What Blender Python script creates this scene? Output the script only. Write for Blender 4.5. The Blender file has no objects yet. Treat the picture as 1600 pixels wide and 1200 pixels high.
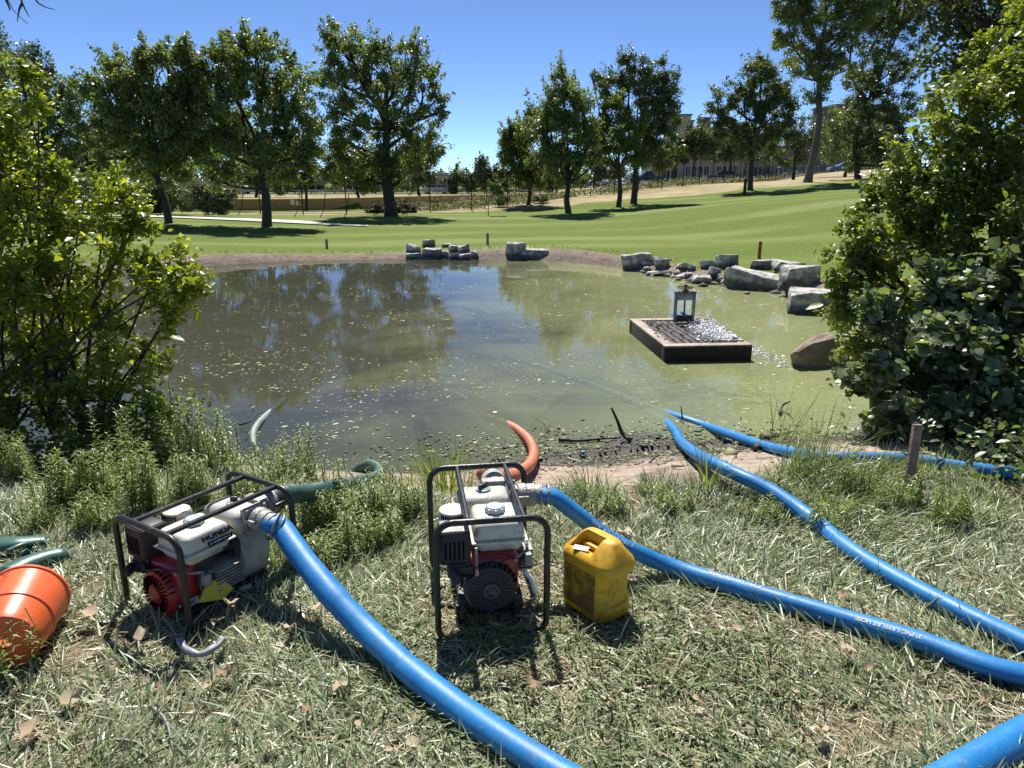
import bpy, bmesh, math, random
import numpy as np
from mathutils import Vector, Matrix, noise
random.seed(7); RG = np.random.default_rng(11)
S = bpy.context.scene; COL = S.collection
rad = math.radians
# ------------------------------------------------------------------ camera, sky, sun, exposure
CAM_H, PITCH, FPX = 1.62, rad(15.7), 1120.0
cam = bpy.data.objects.new('camera', bpy.data.cameras.new('camera')); COL.objects.link(cam)
cam.location = (0, 0, CAM_H); cam.rotation_euler = (rad(90) - PITCH, 0, 0)
cam.data.sensor_width = 36; cam.data.lens = 36 * FPX / 1600
cam.data.clip_start = .05; cam.data.clip_end = 3000
S.camera = cam
SUN_EL, SUN_AZ = rad(57), rad(-8)          # azimuth from +Y towards +X
W = bpy.data.worlds.new('World'); S.world = W; W.use_nodes = True
wn = W.node_tree.nodes; bg = wn['Background']
sky = wn.new('ShaderNodeTexSky'); sky.sky_type = 'NISHITA'; sky.sun_disc = False
sky.sun_elevation = SUN_EL; sky.sun_rotation = SUN_AZ
sky.altitude = 3000; sky.air_density = .6; sky.dust_density = 0; sky.ozone_density = 6
W.node_tree.links.new(sky.outputs[0], bg.inputs[0]); bg.inputs[1].default_value = .108
sd = bpy.data.lights.new('sun', 'SUN'); sd.energy = 5.0; sd.angle = rad(.53); sd.color = (1, .96, .9)
sun = bpy.data.objects.new('sun', sd); COL.objects.link(sun)
sv = Vector((math.sin(SUN_AZ) * math.cos(SUN_EL), math.cos(SUN_AZ) * math.cos(SUN_EL), math.sin(SUN_EL)))
sun.rotation_euler = (-sv).to_track_quat('-Z', 'Y').to_euler(); sun.location = sv * 60
S.view_settings.view_transform = 'Standard'; S.view_settings.look = 'None'
S.view_settings.exposure = .66; S.view_settings.gamma = 1; S.view_settings.use_curve_mapping = False
S.cycles.max_bounces = 8; S.cycles.transparent_max_bounces = 12
# ------------------------------------------------------------------ helpers: photograph -> world
CP, SP = math.cos(PITCH), math.sin(PITCH)
def ray(px, py):
    dx, dy = (px - 800) / FPX, -(py - 600) / FPX
    return Vector((dx, CP + dy * SP, -SP + dy * CP))
def G(px, py, z=0.):
    d = ray(px, py); t = (z - CAM_H) / d.z
    return Vector((d.x * t, d.y * t, z))
def at(px, py, Y):
    d = ray(px, py); t = Y / d.y
    return Vector((d.x * t, Y, CAM_H + d.z * t))
def mpp(Y, z=0): return (Y * CP + (CAM_H - z) * SP) / FPX      # metres per photo pixel at that distance
# ------------------------------------------------------------------ helpers: objects
def tag(o, label=None, cat=None, group=None, kind=None):
    if label: o['label'] = label
    if cat: o['category'] = cat
    if group: o['group'] = group
    if kind: o['kind'] = kind
    return o
def empty(name, loc, rz=0, label=None, cat=None, group=None):
    o = bpy.data.objects.new(name, None); COL.objects.link(o)
    o.location = loc; o.rotation_euler = (0, 0, rz); o.empty_display_size = .1
    return tag(o, label, cat, group)
def link(name, me, mat=None, parent=None, smooth=None):
    o = bpy.data.objects.new(name, me); COL.objects.link(o)
    if mat is not None:
        me.materials.clear(); me.materials.append(mat)
    if parent: o.parent = parent
    if smooth is not None:
        me.shade_smooth()
        if smooth < 180: me.set_sharp_from_angle(angle=rad(smooth))
    return o
def npmesh(name, V, F, attrs=None):
    """V (n,3); F list of (m,k) int arrays with uniform k each"""
    V = np.ascontiguousarray(V, dtype=np.float32)
    if not isinstance(F, (list, tuple)): F = [F]
    F = [np.asarray(f, dtype=np.int32) for f in F if len(f)]
    me = bpy.data.meshes.new(name)
    me.vertices.add(len(V)); me.vertices.foreach_set('co', V.ravel())
    lv = np.concatenate([f.ravel() for f in F]); lt = np.concatenate([np.full(len(f), f.shape[1]) for f in F])
    ls = np.concatenate([[0], np.cumsum(lt)[:-1]]).astype(np.int32)
    me.loops.add(len(lv)); me.loops.foreach_set('vertex_index', lv)
    me.polygons.add(len(lt)); me.polygons.foreach_set('loop_start', ls)
    me.update(calc_edges=True)
    for k, a in (attrs or {}).items():
        a = np.ascontiguousarray(a, dtype=np.float32)
        if a.ndim == 1:
            at_ = me.attributes.new(k, 'FLOAT', 'POINT'); at_.data.foreach_set('value', a)
        else:
            at_ = me.attributes.new(k, 'FLOAT_COLOR', 'POINT'); at_.data.foreach_set('color', a.ravel())
    return me
class MB:
    """collects simple shapes into one mesh"""
    def __init__(s): s.V = []; s.F = []; s.n = 0
    def add(s, V, F):
        V = [tuple(v) for v in V]
        s.V += V; s.F += [tuple(i + s.n for i in f) for f in F]; s.n += len(V); return s
    def addbm(s, bm):
        bm.verts.ensure_lookup_table(); bm.verts.index_update()
        s.add([v.co[:] for v in bm.verts], [[v.index for v in f.verts] for f in bm.faces]); bm.free(); return s
    def box(s, c, d, bev=0, rot=None, seg=2, taper=None):
        bm = bmesh.new(); bmesh.ops.create_cube(bm, size=1)
        for v in bm.verts:
            v.co = Vector((v.co.x * d[0], v.co.y * d[1], v.co.z * d[2]))
            if taper and v.co.z > 0: v.co.x *= taper[0]; v.co.y *= taper[1]
        if bev: bmesh.ops.bevel(bm, geom=bm.edges[:] , offset=bev, segments=seg, profile=.5, affect='EDGES')
        R = rot if rot is not None else Matrix.Identity(3)
        for v in bm.verts: v.co = R @ v.co + Vector(c)
        return s.addbm(bm)
    def cyl(s, p0, p1, r0, r1=None, n=16, cap=True):
        r1 = r0 if r1 is None else r1
        p0, p1 = Vector(p0), Vector(p1); q = (p1 - p0).to_track_quat('Z', 'Y')
        V = []
        for p, r in ((p0, r0), (p1, r1)):
            for i in range(n):
                a = 2 * math.pi * i / n; V.append(p + q @ Vector((r * math.cos(a), r * math.sin(a), 0)))
        F = [(i, (i + 1) % n, n + (i + 1) % n, n + i) for i in range(n)]
        if cap: F += [tuple(range(n - 1, -1, -1)), tuple(range(n, 2 * n))]
        return s.add(V, F)
    def lathe(s, p0, axis, prof, n=24, cap=True):
        q = Vector(axis).to_track_quat('Z', 'Y'); p0 = Vector(p0); V = []; F = []
        for h, r in prof:
            for i in range(n):
                a = 2 * math.pi * i / n; V.append(p0 + q @ Vector((r * math.cos(a), r * math.sin(a), h)))
        for k in range(len(prof) - 1):
            for i in range(n): F.append((k * n + i, k * n + (i + 1) % n, (k + 1) * n + (i + 1) % n, (k + 1) * n + i))
        if cap: F += [tuple(range(n - 1, -1, -1)), tuple(range((len(prof) - 1) * n, len(prof) * n))]
        return s.add(V, F)
    def tube(s, pts, r, n=8, closed=False):
        V, F = sweep(pts, r, n, cap=not closed, closed=closed); return s.add(V, F)
    def quad(s, a, b, c, d): return s.add([a, b, c, d], [(0, 1, 2, 3)])
    def build(s, name, mat, parent=None, smooth=35):
        me = bpy.data.meshes.new(name); me.from_pydata(s.V, [], s.F); me.update()
        return link(name, me, mat, parent, smooth)
def catmull(P, step):
    P = [Vector(p) for p in P]; P = [P[0] * 2 - P[1]] + P + [P[-1] * 2 - P[-2]]; out = []
    for i in range(1, len(P) - 2):
        a, b, c, d = P[i - 1:i + 3]; m = max(2, int((c - b).length / step))
        for k in range(m):
            t = k / m
            out.append(.5 * ((2 * b) + (c - a) * t + (2 * a - 5 * b + 4 * c - d) * t * t + (3 * b - a - 3 * c + d) * t ** 3))
    out.append(P[-2]); return out
def frames(pts, up=Vector((0, 0, 1))):
    out = []; n = len(pts)
    for i in range(n):
        t = (pts[min(i + 1, n - 1)] - pts[max(i - 1, 0)]).normalized()
        s_ = t.cross(up)
        if s_.length < .15:
            s_ = out[-1][1] if out else t.cross(Vector((0, 1, 0)))
            s_ = (s_ - t * s_.dot(t))
        s_.normalize()
        if out and s_.dot(out[-1][1]) < 0: s_ = -s_
        out.append((t, s_, s_.cross(t)))
    return out
def sweep(pts, r, n=8, cap=True, closed=False, flat=None):
    pts = [Vector(p) for p in pts]; V = []; F = []
    if closed: pts = pts + [pts[0]]
    fr = frames(pts)
    m = len(pts) - (1 if closed else 0)
    for i in range(m):
        rr = r(i / (len(pts) - 1)) if callable(r) else r
        w, h = (rr, rr) if flat is None else (rr * flat(i / (len(pts) - 1))[0], rr * flat(i / (len(pts) - 1))[1])
        for k in range(n):
            a = 2 * math.pi * k / n
            V.append(pts[i] + fr[i][1] * math.cos(a) * w + fr[i][2] * math.sin(a) * h)
    for i in range(m if closed else m - 1):
        j = (i + 1) % m
        for k in range(n): F.append((i * n + k, i * n + (k + 1) % n, j * n + (k + 1) % n, j * n + k))
    if cap: F += [tuple(range(n - 1, -1, -1)), tuple(range((m - 1) * n, m * n))]
    return V, F
def rrect(w, h, r, k=5, closed=True):
    """rounded rectangle outline (x,z) from bottom-left going up"""
    out = []
    for cx, cz, a0 in ((-w / 2 + r, r, 180), (-w / 2 + r, h - r, 180), (w / 2 - r, h - r, 90), (w / 2 - r, r, 0)):
        pass
    def arc(cx, cz, a0, a1):
        for i in range(k + 1):
            a = rad(a0 + (a1 - a0) * i / k); out.append((cx + r * math.cos(a), cz + r * math.sin(a)))
    arc(-w / 2 + r, r, 270, 180); arc(-w / 2 + r, h - r, 180, 90); arc(w / 2 - r, h - r, 90, 0); arc(w / 2 - r, r, 0, -90)
    return out
# ------------------------------------------------------------------ helpers: materials
def newmat(name):
    m = bpy.data.materials.new(name); m.use_nodes = True
    return m, m.node_tree.nodes, m.node_tree.links, m.node_tree.nodes['Principled BSDF']
def mat(name, col, rough=.6, metal=0, var=.25, scale=8, bump=.0, bscale=60, col2=None, spec=.5, coat=0, thr=(.35, .7)):
    """principled with noise-mixed second colour and fine bump"""
    m, N, L, b = newmat(name)
    tc = N.new('ShaderNodeTexCoord')
    nz = N.new('ShaderNodeTexNoise'); nz.inputs['Scale'].default_value = scale; nz.inputs['Detail'].default_value = 7; nz.inputs['Roughness'].default_value = .65
    L.new(tc.outputs['Object'], nz.inputs['Vector'])
    rp = N.new('ShaderNodeMapRange'); rp.inputs[1].default_value = thr[0]; rp.inputs[2].default_value = thr[1]
    L.new(nz.outputs[0], rp.inputs[0])
    mx = N.new('ShaderNodeMix'); mx.data_type = 'RGBA'
    c2 = col2 if col2 else tuple(c * (1 - var) for c in col)
    mx.inputs[6].default_value = (*col, 1); mx.inputs[7].default_value = (*c2, 1)
    L.new(rp.outputs[0], mx.inputs[0]); L.new(mx.outputs[2], b.inputs['Base Color'])
    b.inputs['Roughness'].default_value = rough; b.inputs['Metallic'].default_value = metal
    b.inputs['Specular IOR Level'].default_value = spec; b.inputs['Coat Weight'].default_value = coat
    if bump:
        n2 = N.new('ShaderNodeTexNoise'); n2.inputs['Scale'].default_value = bscale; n2.inputs['Detail'].default_value = 5
        L.new(tc.outputs['Object'], n2.inputs['Vector'])
        bp = N.new('ShaderNodeBump'); bp.inputs['Strength'].default_value = bump; bp.inputs['Distance'].default_value = .02
        L.new(n2.outputs[0], bp.inputs['Height']); L.new(bp.outputs[0], b.inputs['Normal'])
    return m
def leafmat(name, cols, trans=.35, rough=.45, spec=.5, tcol=None):
    m, N, L, b = newmat(name)
    a = N.new('ShaderNodeAttribute'); a.attribute_name = 'rnd'
    r = N.new('ShaderNodeValToRGB'); e = r.color_ramp.elements
    e[0].color = (*cols[0], 1); e[1].color = (*cols[-1], 1)
    for i, c in enumerate(cols[1:-1]):
        q = e.new((i + 1) / (len(cols) - 1)); q.color = (*c, 1)
    L.new(a.outputs['Fac'], r.inputs[0]); L.new(r.outputs[0], b.inputs['Base Color'])
    b.inputs['Roughness'].default_value = rough; b.inputs['Specular IOR Level'].default_value = spec
    t = N.new('ShaderNodeBsdfTranslucent')
    mm = N.new('ShaderNodeMix'); mm.data_type = 'RGBA'; mm.blend_type = 'MULTIPLY'; mm.inputs[0].default_value = 1
    mm.inputs[7].default_value = (*(tcol or (1.7, 1.8, .6)), 1)
    L.new(r.outputs[0], mm.inputs[6]); L.new(mm.outputs[2], t.inputs[0])
    ms = N.new('ShaderNodeMixShader'); ms.inputs[0].default_value = trans
    L.new(b.outputs[0], ms.inputs[1]); L.new(t.outputs[0], ms.inputs[2])
    L.new(ms.outputs[0], N['Material Output'].inputs[0])
    return m
# ------------------------------------------------------------------ terrain height field
WATER = -.40
_s = [(-3.3, 4.75), (-2.77, 4.85), (-1.92, 5.0), (-1.5, 4.9), (-.92, 4.82), (-.46, 4.85), (.24, 5.0), (.98, 5.2), (2.07, 5.5), (3.1, 5.75),
      (4.1, 6.8), (4.5, 8.1), (5.1, 9.6), (5.3, 11.3), (5.25, 13.4), (4.4, 14.6), (3.64, 15.8), (2.77, 17.6), (1.05, 19.5), (-1.04, 19.8),
      (-2.8, 19.8), (-5.2, 19.5), (-6.8, 19.0), (-8.2, 17.6), (-9.3, 15.5), (-9.9, 13), (-9.8, 10), (-8.2, 7.2), (-6.3, 5.6), (-4.7, 4.9)]
POND = np.array(_s)
for _ in range(2):   # Chaikin
    n_ = np.roll(POND, -1, axis=0); POND = np.stack([POND * .75 + n_ * .25, POND * .25 + n_ * .75], 1).reshape(-1, 2)
def pond_sd(x, y):
    x = np.asarray(x, float); y = np.asarray(y, float)
    d = np.full(x.shape, 1e9); ins = np.zeros(x.shape, bool)
    P, Q = POND, np.roll(POND, -1, axis=0)
    for (ax, ay), (bx, by) in zip(P, Q):
        ex, ey = bx - ax, by - ay
        t = np.clip(((x - ax) * ex + (y - ay) * ey) / (ex * ex + ey * ey), 0, 1)
        d = np.minimum(d, (x - ax - t * ex) ** 2 + (y - ay - t * ey) ** 2)
        c = ((ay > y) != (by > y))
        xi = ax + (y - ay) * ex / (ey if abs(ey) > 1e-9 else 1e-9)
        ins ^= c & (x < xi)
    d = np.sqrt(d); return np.where(ins, -d, d)
def hz(px, py, Y): v = at(px, py, Y); return (v.x, v.y, v.z)
FENCE = [(340, 333, 46), (500, 334, 46.5), (653, 333, 47), (690, 332, 47.5), (763, 323, 49), (837, 320, 51), (940, 305, 56), (1078, 291, 62), (1150, 286, 70), (1184, 284, 82), (1220, 281, 98), (1300, 277, 125)]
FW = [hz(*f) for f in FENCE]
CT = [(-25, -20, 0), (25, -20, 0), (0, -20, 0), (0, 0, 0), (-8, 2, 0), (8, 2, .05), (0, 3.5, 0), (-12, 5, 0), (8, 8, .1), (-14, 12, -.1),
      (-8, 18, -.2), (-5, 20.5, -.2), (0, 21.5, -.2), (3.5, 19.5, -.2), (6.5, 15, -.14), (7, 11, 0), (15, 10, .5), (30, 20, 1.8),
      hz(264, 350, 31.6), hz(417, 352, 32.3), hz(612, 338, 40), hz(888, 333, 43), hz(990, 318, 48), hz(1172, 297, 55), hz(1262, 285, 60),
      hz(1300, 330, 30), hz(1150, 330, 35), hz(1000, 347, 34), hz(800, 358, 32), hz(1150, 370, 24), hz(1300, 375, 22), (-30, 30, -.1), (-30, 45, -.2),
      (-23, 70, .35), (-8, 70, .35), (6, 70, .5), (25, 90, 1.55), (25, 110, 1.7), (43, 100, 2.9), (-60, 60, 0), (-30, 125, -.25), (-8, 125, -.25), (10, 130, .3), (60, 60, 3), (70, 130, 3.4), (-90, 130, 0)] + FW
CT = np.array(CT)
WPX = [(345, 311, 329, 60), (430, 311, 329, 60), (520, 310, 328, 60), (600, 308, 326, 61), (680, 306, 322, 62), (740, 304.5, 317, 64), (800, 304, 311, 67), (880, 303, 307, 72)]
fx = np.array([f[0] for f in FW]); fy = np.array([f[1] for f in FW])
_c = 7.
def _k(dx, dy): return np.sqrt(dx * dx + dy * dy + _c * _c)
_A = _k(CT[:, None, 0] - CT[None, :, 0], CT[:, None, 1] - CT[None, :, 1])
_P = np.c_[np.ones(len(CT)), CT[:, :2]]
_M = np.block([[_A + .2 * np.eye(len(CT)), _P], [_P.T, np.zeros((3, 3))]])
_w = np.linalg.solve(_M, np.r_[CT[:, 2], 0, 0, 0])
_ph = RG.uniform(0, 6.28, (24,)); _dr = RG.uniform(0, 6.28, (24,)); _fr = np.exp(RG.uniform(math.log(1.5), math.log(14), 24))
def sstep(x, a, b): t = np.clip((x - a) / (b - a), 0, 1); return t * t * (3 - 2 * t)
def height(x, y, full=False):
    x = np.asarray(x, float); y = np.asarray(y, float); sh = x.shape; x = x.ravel(); y = y.ravel()
    xc, yc = np.clip(x, -90, 90), np.clip(y, -25, 140)
    z = np.full(xc.shape, _w[-3]) + _w[-2] * xc + _w[-1] * yc
    for (cx, cy, _), w in zip(CT, _w[:-3]): z += w * _k(xc - cx, yc - cy)
    if y.max() > 40:
        fz_ = np.interp(xc, fx, np.array([f[2] for f in FW])); fyy = np.interp(xc, fx, fy)
        ww = [hz(q[0], q[2], q[3]) for q in WPX]; wt_ = [hz(q[0], q[1], q[3]) for q in WPX]
        wxs = [q[0] for q in ww]; yw = np.interp(xc, wxs, [q[1] for q in ww]); zb = np.interp(xc, wxs, [q[2] for q in ww]); zt = np.interp(xc, wxs, [q[2] for q in wt_]) - .06
        s1 = np.clip((yc - fyy) / (yw - fyy), 0, 1); s2 = np.clip((yc - yw) / (122 - yw), 0, 1)
        zc_ = np.where(yc < yw + .2, fz_ + (zb - fz_) * s1, zt + (-.24 - zt) * s2)
        wgt = (1 - sstep(xc, 1.5, 8)) * sstep(yc - fyy, 0, 1.5); z = z * (1 - wgt) + zc_ * wgt
    far = sstep(np.hypot(x, y), 150, 400); z = z * (1 - far) + .5 * far
    near = 1 - sstep(np.hypot(x, y - 4), 8, 13); z = z * (1 - near) + np.where(x > 4, .03 * (x - 4), 0) * near
    b = np.zeros(x.shape)
    for p, d, f in zip(_ph, _dr, _fr): b += np.sin((x * math.cos(d) + y * math.sin(d)) * f + p) / f
    z += b * .014 * (.25 + .75 * near)
    sd_ = pond_sd(x, y)
    w = .38 + 1.02 * (1 - sstep(y, 6, 11))
    t = np.clip(sd_ / w, 0, 1); prof = np.where(y < 8, t * (1.15 - .15 * t), np.sqrt(t))
    prof = np.clip(prof, 0, 1)
    # muddy flat reaching into the water on the near side
    flat_ = np.exp(-((x - 1.0) / 1.1) ** 2) * (y < 8) + .7 * np.exp(-((x - 3.1) / .8) ** 2) * (y < 8)
    lo = np.where(sd_ < 0, WATER + .012 * flat_ * 1.6 + sd_ * (.55 - .48 * np.clip(flat_, 0, 1)) * 1.0 + b * .03 * flat_, WATER)
    lo = np.maximum(lo, WATER - .9)
    z = np.where(sd_ < 0, lo, WATER + (z - WATER) * prof)
    if full: return z.reshape(sh), sd_.reshape(sh)
    return z.reshape(sh)
def h1(x, y): return float(height(np.array([x]), np.array([y]))[0])
def hit(px, py, lo=1.2, water=True):
    """where the view ray through a photo pixel meets the ground (or the water)"""
    d = ray(px, py); ys = np.concatenate([np.arange(lo, 12, .04), np.arange(12, 60, .25), np.arange(60, 160, 1)])
    t = ys / d.y; X = d.x * t; Z = CAM_H + d.z * t; H = height(X, ys)
    if water: H = np.maximum(H, WATER)
    k = np.argmax(Z <= H)
    if Z[k] > H[k]: k = len(ys) - 1
    if k > 0:
        a, b = Z[k - 1] - H[k - 1], H[k] - Z[k]; f = a / (a + b + 1e-9)
        yy = ys[k - 1] + (ys[k] - ys[k - 1]) * f
    else: yy = ys[0]
    xx = d.x * yy / d.y
    return Vector((xx, yy, max(h1(xx, yy), WATER if water else -9)))
fx = np.array([f[0] for f in FW]); fy = np.array([f[1] for f in FW])
def fence_y(x): return np.interp(x, fx, fy)
def axis(segs):
    out = [segs[0][0]]
    for a, b, s0, s1 in segs:
        p = a
        while p < b - 1e-6:
            st = s0 + (s1 - s0) * (p - a) / (b - a); p = min(b, p + st); out.append(p)
    return np.array(out)
gx = axis([(-900, -120, 120, 30), (-120, -30, 10, 2), (-30, -5, 1, .15), (-5, 6, .055, .055), (6, 30, .15, 1), (30, 120, 2, 10), (120, 900, 30, 120)])
gy = axis([(-300, -20, 60, 8), (-20, 1, 2, .1), (1, 7, .05, .05), (7, 25, .07, .25), (25, 70, .3, 1), (70, 160, 1.5, 6), (160, 1500, 20, 200)])
X, Y = np.meshgrid(gx, gy); Z, SDP = height(X, Y, True)
nx, ny = len(gx), len(gy)
idx = np.arange(nx * ny).reshape(ny, nx)
Fq = np.stack([idx[:-1, :-1], idx[:-1, 1:], idx[1:, 1:], idx[1:, :-1]], -1).reshape(-1, 4)
lawn = sstep(Y, 9.5, 12) * sstep(SDP, .3, .5) + sstep(X, 6, 8) * sstep(Y, 6, 9); lawn = np.clip(lawn, 0, 1)
lawn *= (SDP > 0)
bank = np.where(Y > 8, (1 - sstep(SDP + .07 * np.sin(X * 3.1) + .05 * np.sin(X * 7.7 + Y * 5), .38, .52)), np.maximum(sstep(SDP, -.1, .12) * (1 - sstep(SDP, .95, 1.25)), sstep(Y + .12 * np.sin(X * 4) + .07 * np.sin(X * 11), 3.62, 3.85) * sstep(X, -1.6, -.8) * (1 - sstep(X, 2.9, 3.3)) * (SDP > -.05)))
edge = np.interp(X, [-25, -8, -3, 0, 3.5, 8, 18, 27, 60], [1.5, .6, 1, 1.5, 5, 5.5, 9, 22, 30])
dry = sstep(Y - (fence_y(X) - edge), -1.0, 1.0) * (1 - .75 * sstep(Y, 126, 132)) * (1 - .8 * sstep(Y - fence_y(X), 2, 6) * (1 - sstep(X, -6, 10)) * (Y < 62))
mud = (1 - sstep(SDP - .38 * sstep(X, 0, .8) + .1 * np.sin(X * 6 + Y * 3), -.02, .3)) * (Y < 9); mud = np.maximum(mud, sstep(X, 2.3, 2.7) * (Y > 5.2) * (Y < 11) * (1 - sstep(SDP, .9, 1.3)))
C4 = np.stack([lawn, bank, dry, mud], -1).reshape(-1, 4)
me = npmesh('ground', np.stack([X, Y, Z], -1).reshape(-1, 3), Fq, {'zone': C4})
m, N, L, b = newmat('ground')
def nz_(N, L, vec, sc, det=6, ro=.6, dist=0):
    n = N.new('ShaderNodeTexNoise'); n.inputs['Scale'].default_value = sc; n.inputs['Detail'].default_value = det
    n.inputs['Roughness'].default_value = ro; n.inputs['Distortion'].default_value = dist
    if vec is not None: L.new(vec, n.inputs['Vector'])
    return n.outputs[0]
def ramp(N, L, fac, stops):
    r = N.new('ShaderNodeValToRGB'); e = r.color_ramp.elements
    while len(e) < len(stops): e.new(.5)
    for q, (p, c) in zip(e, stops): q.position = p; q.color = (*c, 1)
    L.new(fac, r.inputs[0]); return r.outputs[0]
def mixc(N, L, f, a, b_, bt='MIX'):
    x = N.new('ShaderNodeMix'); x.data_type = 'RGBA'; x.blend_type = bt
    for s_, v in ((0, f), (6, a), (7, b_)):
        if isinstance(v, (int, float)): x.inputs[s_].default_value = v
        elif isinstance(v, tuple): x.inputs[s_].default_value = (*v, 1)
        else: L.new(v, x.inputs[s_])
    return x.outputs[2]
def mapping(N, L, vec, sc=(1, 1, 1), rot=(0, 0, 0)):
    x = N.new('ShaderNodeMapping'); x.inputs['Scale'].default_value = sc; x.inputs['Rotation'].default_value = rot
    L.new(vec, x.inputs[0]); return x.outputs[0]
def mth(N, L, op, a, b_=None, clamp=False):
    x = N.new('ShaderNodeMath'); x.operation = op; x.use_clamp = clamp
    for i, v in enumerate((a, b_)):
        if v is None: continue
        if isinstance(v, (int, float)): x.inputs[i].default_value = v
        else: L.new(v, x.inputs[i])
    return x.outputs[0]
tc = N.new('ShaderNodeTexCoord').outputs['Object']
za = N.new('ShaderNodeAttribute'); za.attribute_name = 'zone'; sp = N.new('ShaderNodeSeparateColor'); L.new(za.outputs['Color'], sp.inputs[0])
thatch = ramp(N, L, nz_(N, L, tc, 22, 8, .7), [(.3, (.05, .04, .02)), (.5, (.2, .16, .095)), (.7, (.42, .34, .23))])
thatch = mixc(N, L, ramp(N, L, nz_(N, L, tc, 2.2, 4), [(.45, (0, 0, 0)), (.6, (1, 1, 1))]), thatch, (.07, .085, .035))
# mown lawn: bands left by the mower, patches, blades
lm = mapping(N, L, tc, (1, 1, 1), (0, 0, rad(-12)))
wv = N.new('ShaderNodeTexWave'); wv.bands_direction = 'Y'; wv.inputs['Scale'].default_value = .07; wv.inputs['Distortion'].default_value = 1.2; wv.inputs['Detail'].default_value = 2; wv.inputs['Detail Scale'].default_value = .6
L.new(lm, wv.inputs[0])
bn_ = nz_(N, L, mapping(N, L, tc, (.05, .22, 1), (0, 0, rad(-9))), 1., 3, .5)
band = ramp(N, L, mth(N, L, 'ADD', mth(N, L, 'MULTIPLY', wv.outputs[0], .22), mth(N, L, 'MULTIPLY', bn_, .78)), [(.4, (.075, .12, .012)), (.5, (.115, .16, .022)), (.54, (.2, .235, .065)), (.62, (.3, .32, .14))])
st = nz_(N, L, mapping(N, L, tc, (.5, 5, 5)), 1.2, 5, .65)
lawnc = mixc(N, L, .55, band, ramp(N, L, st, [(.35, (.085, .14, .015)), (.65, (.19, .24, .05))]))
lawnc = mixc(N, L, ramp(N, L, nz_(N, L, tc, 60, 3), [(.38, (.75, .75, .75)), (.62, (0, 0, 0))]), lawnc, (.06, .095, .018))
lawnc = mixc(N, L, ramp(N, L, nz_(N, L, mapping(N, L, tc, (1, 3, 1)), 9, 4, .7), [(.45, (0, 0, 0)), (.7, (.4, .4, .4))]), lawnc, (.29, .3, .1))
_sx = N.new('ShaderNodeSeparateXYZ'); L.new(tc, _sx.inputs[0]); za_y = _sx.outputs[1]
dirt = ramp(N, L, nz_(N, L, tc, 9, 8, .7), [(.3, (.2, .155, .12)), (.5, (.4, .32, .25)), (.72, (.52, .43, .35))])
dirt = mixc(N, L, ramp(N, L, mth(N, L, 'DIVIDE', za_y, 30), [(.26, (0, 0, 0)), (.34, (.5, .5, .5))]), dirt, (.11, .085, .06))
dirt = mixc(N, L, ramp(N, L, nz_(N, L, mapping(N, L, tc, (1, 1, 6)), 2.5, 8, .7, .5), [(.5, (0, 0, 0)), (.62, (.6, .6, .6))]), dirt, (.09, .075, .055))
dryc = ramp(N, L, nz_(N, L, mapping(N, L, tc, (.4, 1.6, 1)), 1.1, 8, .7), [(.35, (.17, .17, .07)), (.52, (.36, .29, .17)), (.7, (.45, .36, .24))])
mudc = ramp(N, L, nz_(N, L, tc, 14, 8, .75), [(.35, (.018, .017, .014)), (.55, (.06, .055, .04)), (.75, (.2, .19, .13))])
c = mixc(N, L, sp.outputs[0], thatch, lawnc)
pn = nz_(N, L, tc, .5, 5)
drf = mth(N, L, 'ADD', sp.outputs[2], mth(N, L, 'MULTIPLY', mth(N, L, 'SUBTRACT', pn, .5), 1.2))
drf = mth(N, L, 'MULTIPLY', mth(N, L, 'GREATER_THAN', sp.outputs[2], .02), mth(N, L, 'MULTIPLY', mth(N, L, 'SUBTRACT', drf, .35), 3, True), True)
c = mixc(N, L, drf, c, dryc)
c = mixc(N, L, sp.outputs[1], c, dirt)
c = mixc(N, L, za.outputs['Alpha'], c, mudc)
L.new(c, b.inputs['Base Color'])
ro = mth(N, L, 'SUBTRACT', .92, mth(N, L, 'MULTIPLY', za.outputs['Alpha'], .35)); L.new(ro, b.inputs['Roughness'])
L.new(mth(N, L, 'ADD', .11, mth(N, L, 'MULTIPLY', za.outputs['Alpha'], .3)), b.inputs['Specular IOR Level'])
bp = N.new('ShaderNodeBump'); bp.inputs['Strength'].default_value = .7; bp.inputs['Distance'].default_value = .03
L.new(nz_(N, L, tc, 35, 8, .7), bp.inputs['Height']); L.new(bp.outputs[0], b.inputs['Normal'])
ground = link('ground', me, m, smooth=180); tag(ground, kind='structure')

# ------------------------------------------------------------------ pond water
ang = RG  # unused
bb = POND + 0
cx_, cy_ = bb.mean(0)
outer = np.array([((p - (cx_, cy_)) * (1 + .35 / np.linalg.norm(p - (cx_, cy_))) + (cx_, cy_)) for p in bb])
wx = np.arange(-10.2, 6.2, .25); wy = np.arange(4.2, 20.4, .25)
bm = bmesh.new()
bv = [bm.verts.new((p[0], p[1], WATER)) for p in outer]; bm.faces.new(bv); bmesh.ops.triangulate(bm, faces=bm.faces[:])
me = bpy.data.meshes.new('pond_water'); bm.to_mesh(me); bm.free()
m, N, L, b = newmat('pond_water')
tc = N.new('ShaderNodeTexCoord').outputs['Object']
sx = N.new('ShaderNodeSeparateXYZ'); L.new(tc, sx.inputs[0])
# algae grows denser to the right and along the far shore
fac = mth(N, L, 'ADD', mth(N, L, 'MULTIPLY', sx.outputs[0], .21), .36)
fac = mth(N, L, 'ADD', fac, mth(N, L, 'MULTIPLY', mth(N, L, 'SUBTRACT', nz_(N, L, tc, .55, 5, .6, .8), .5), 1.3))

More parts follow.
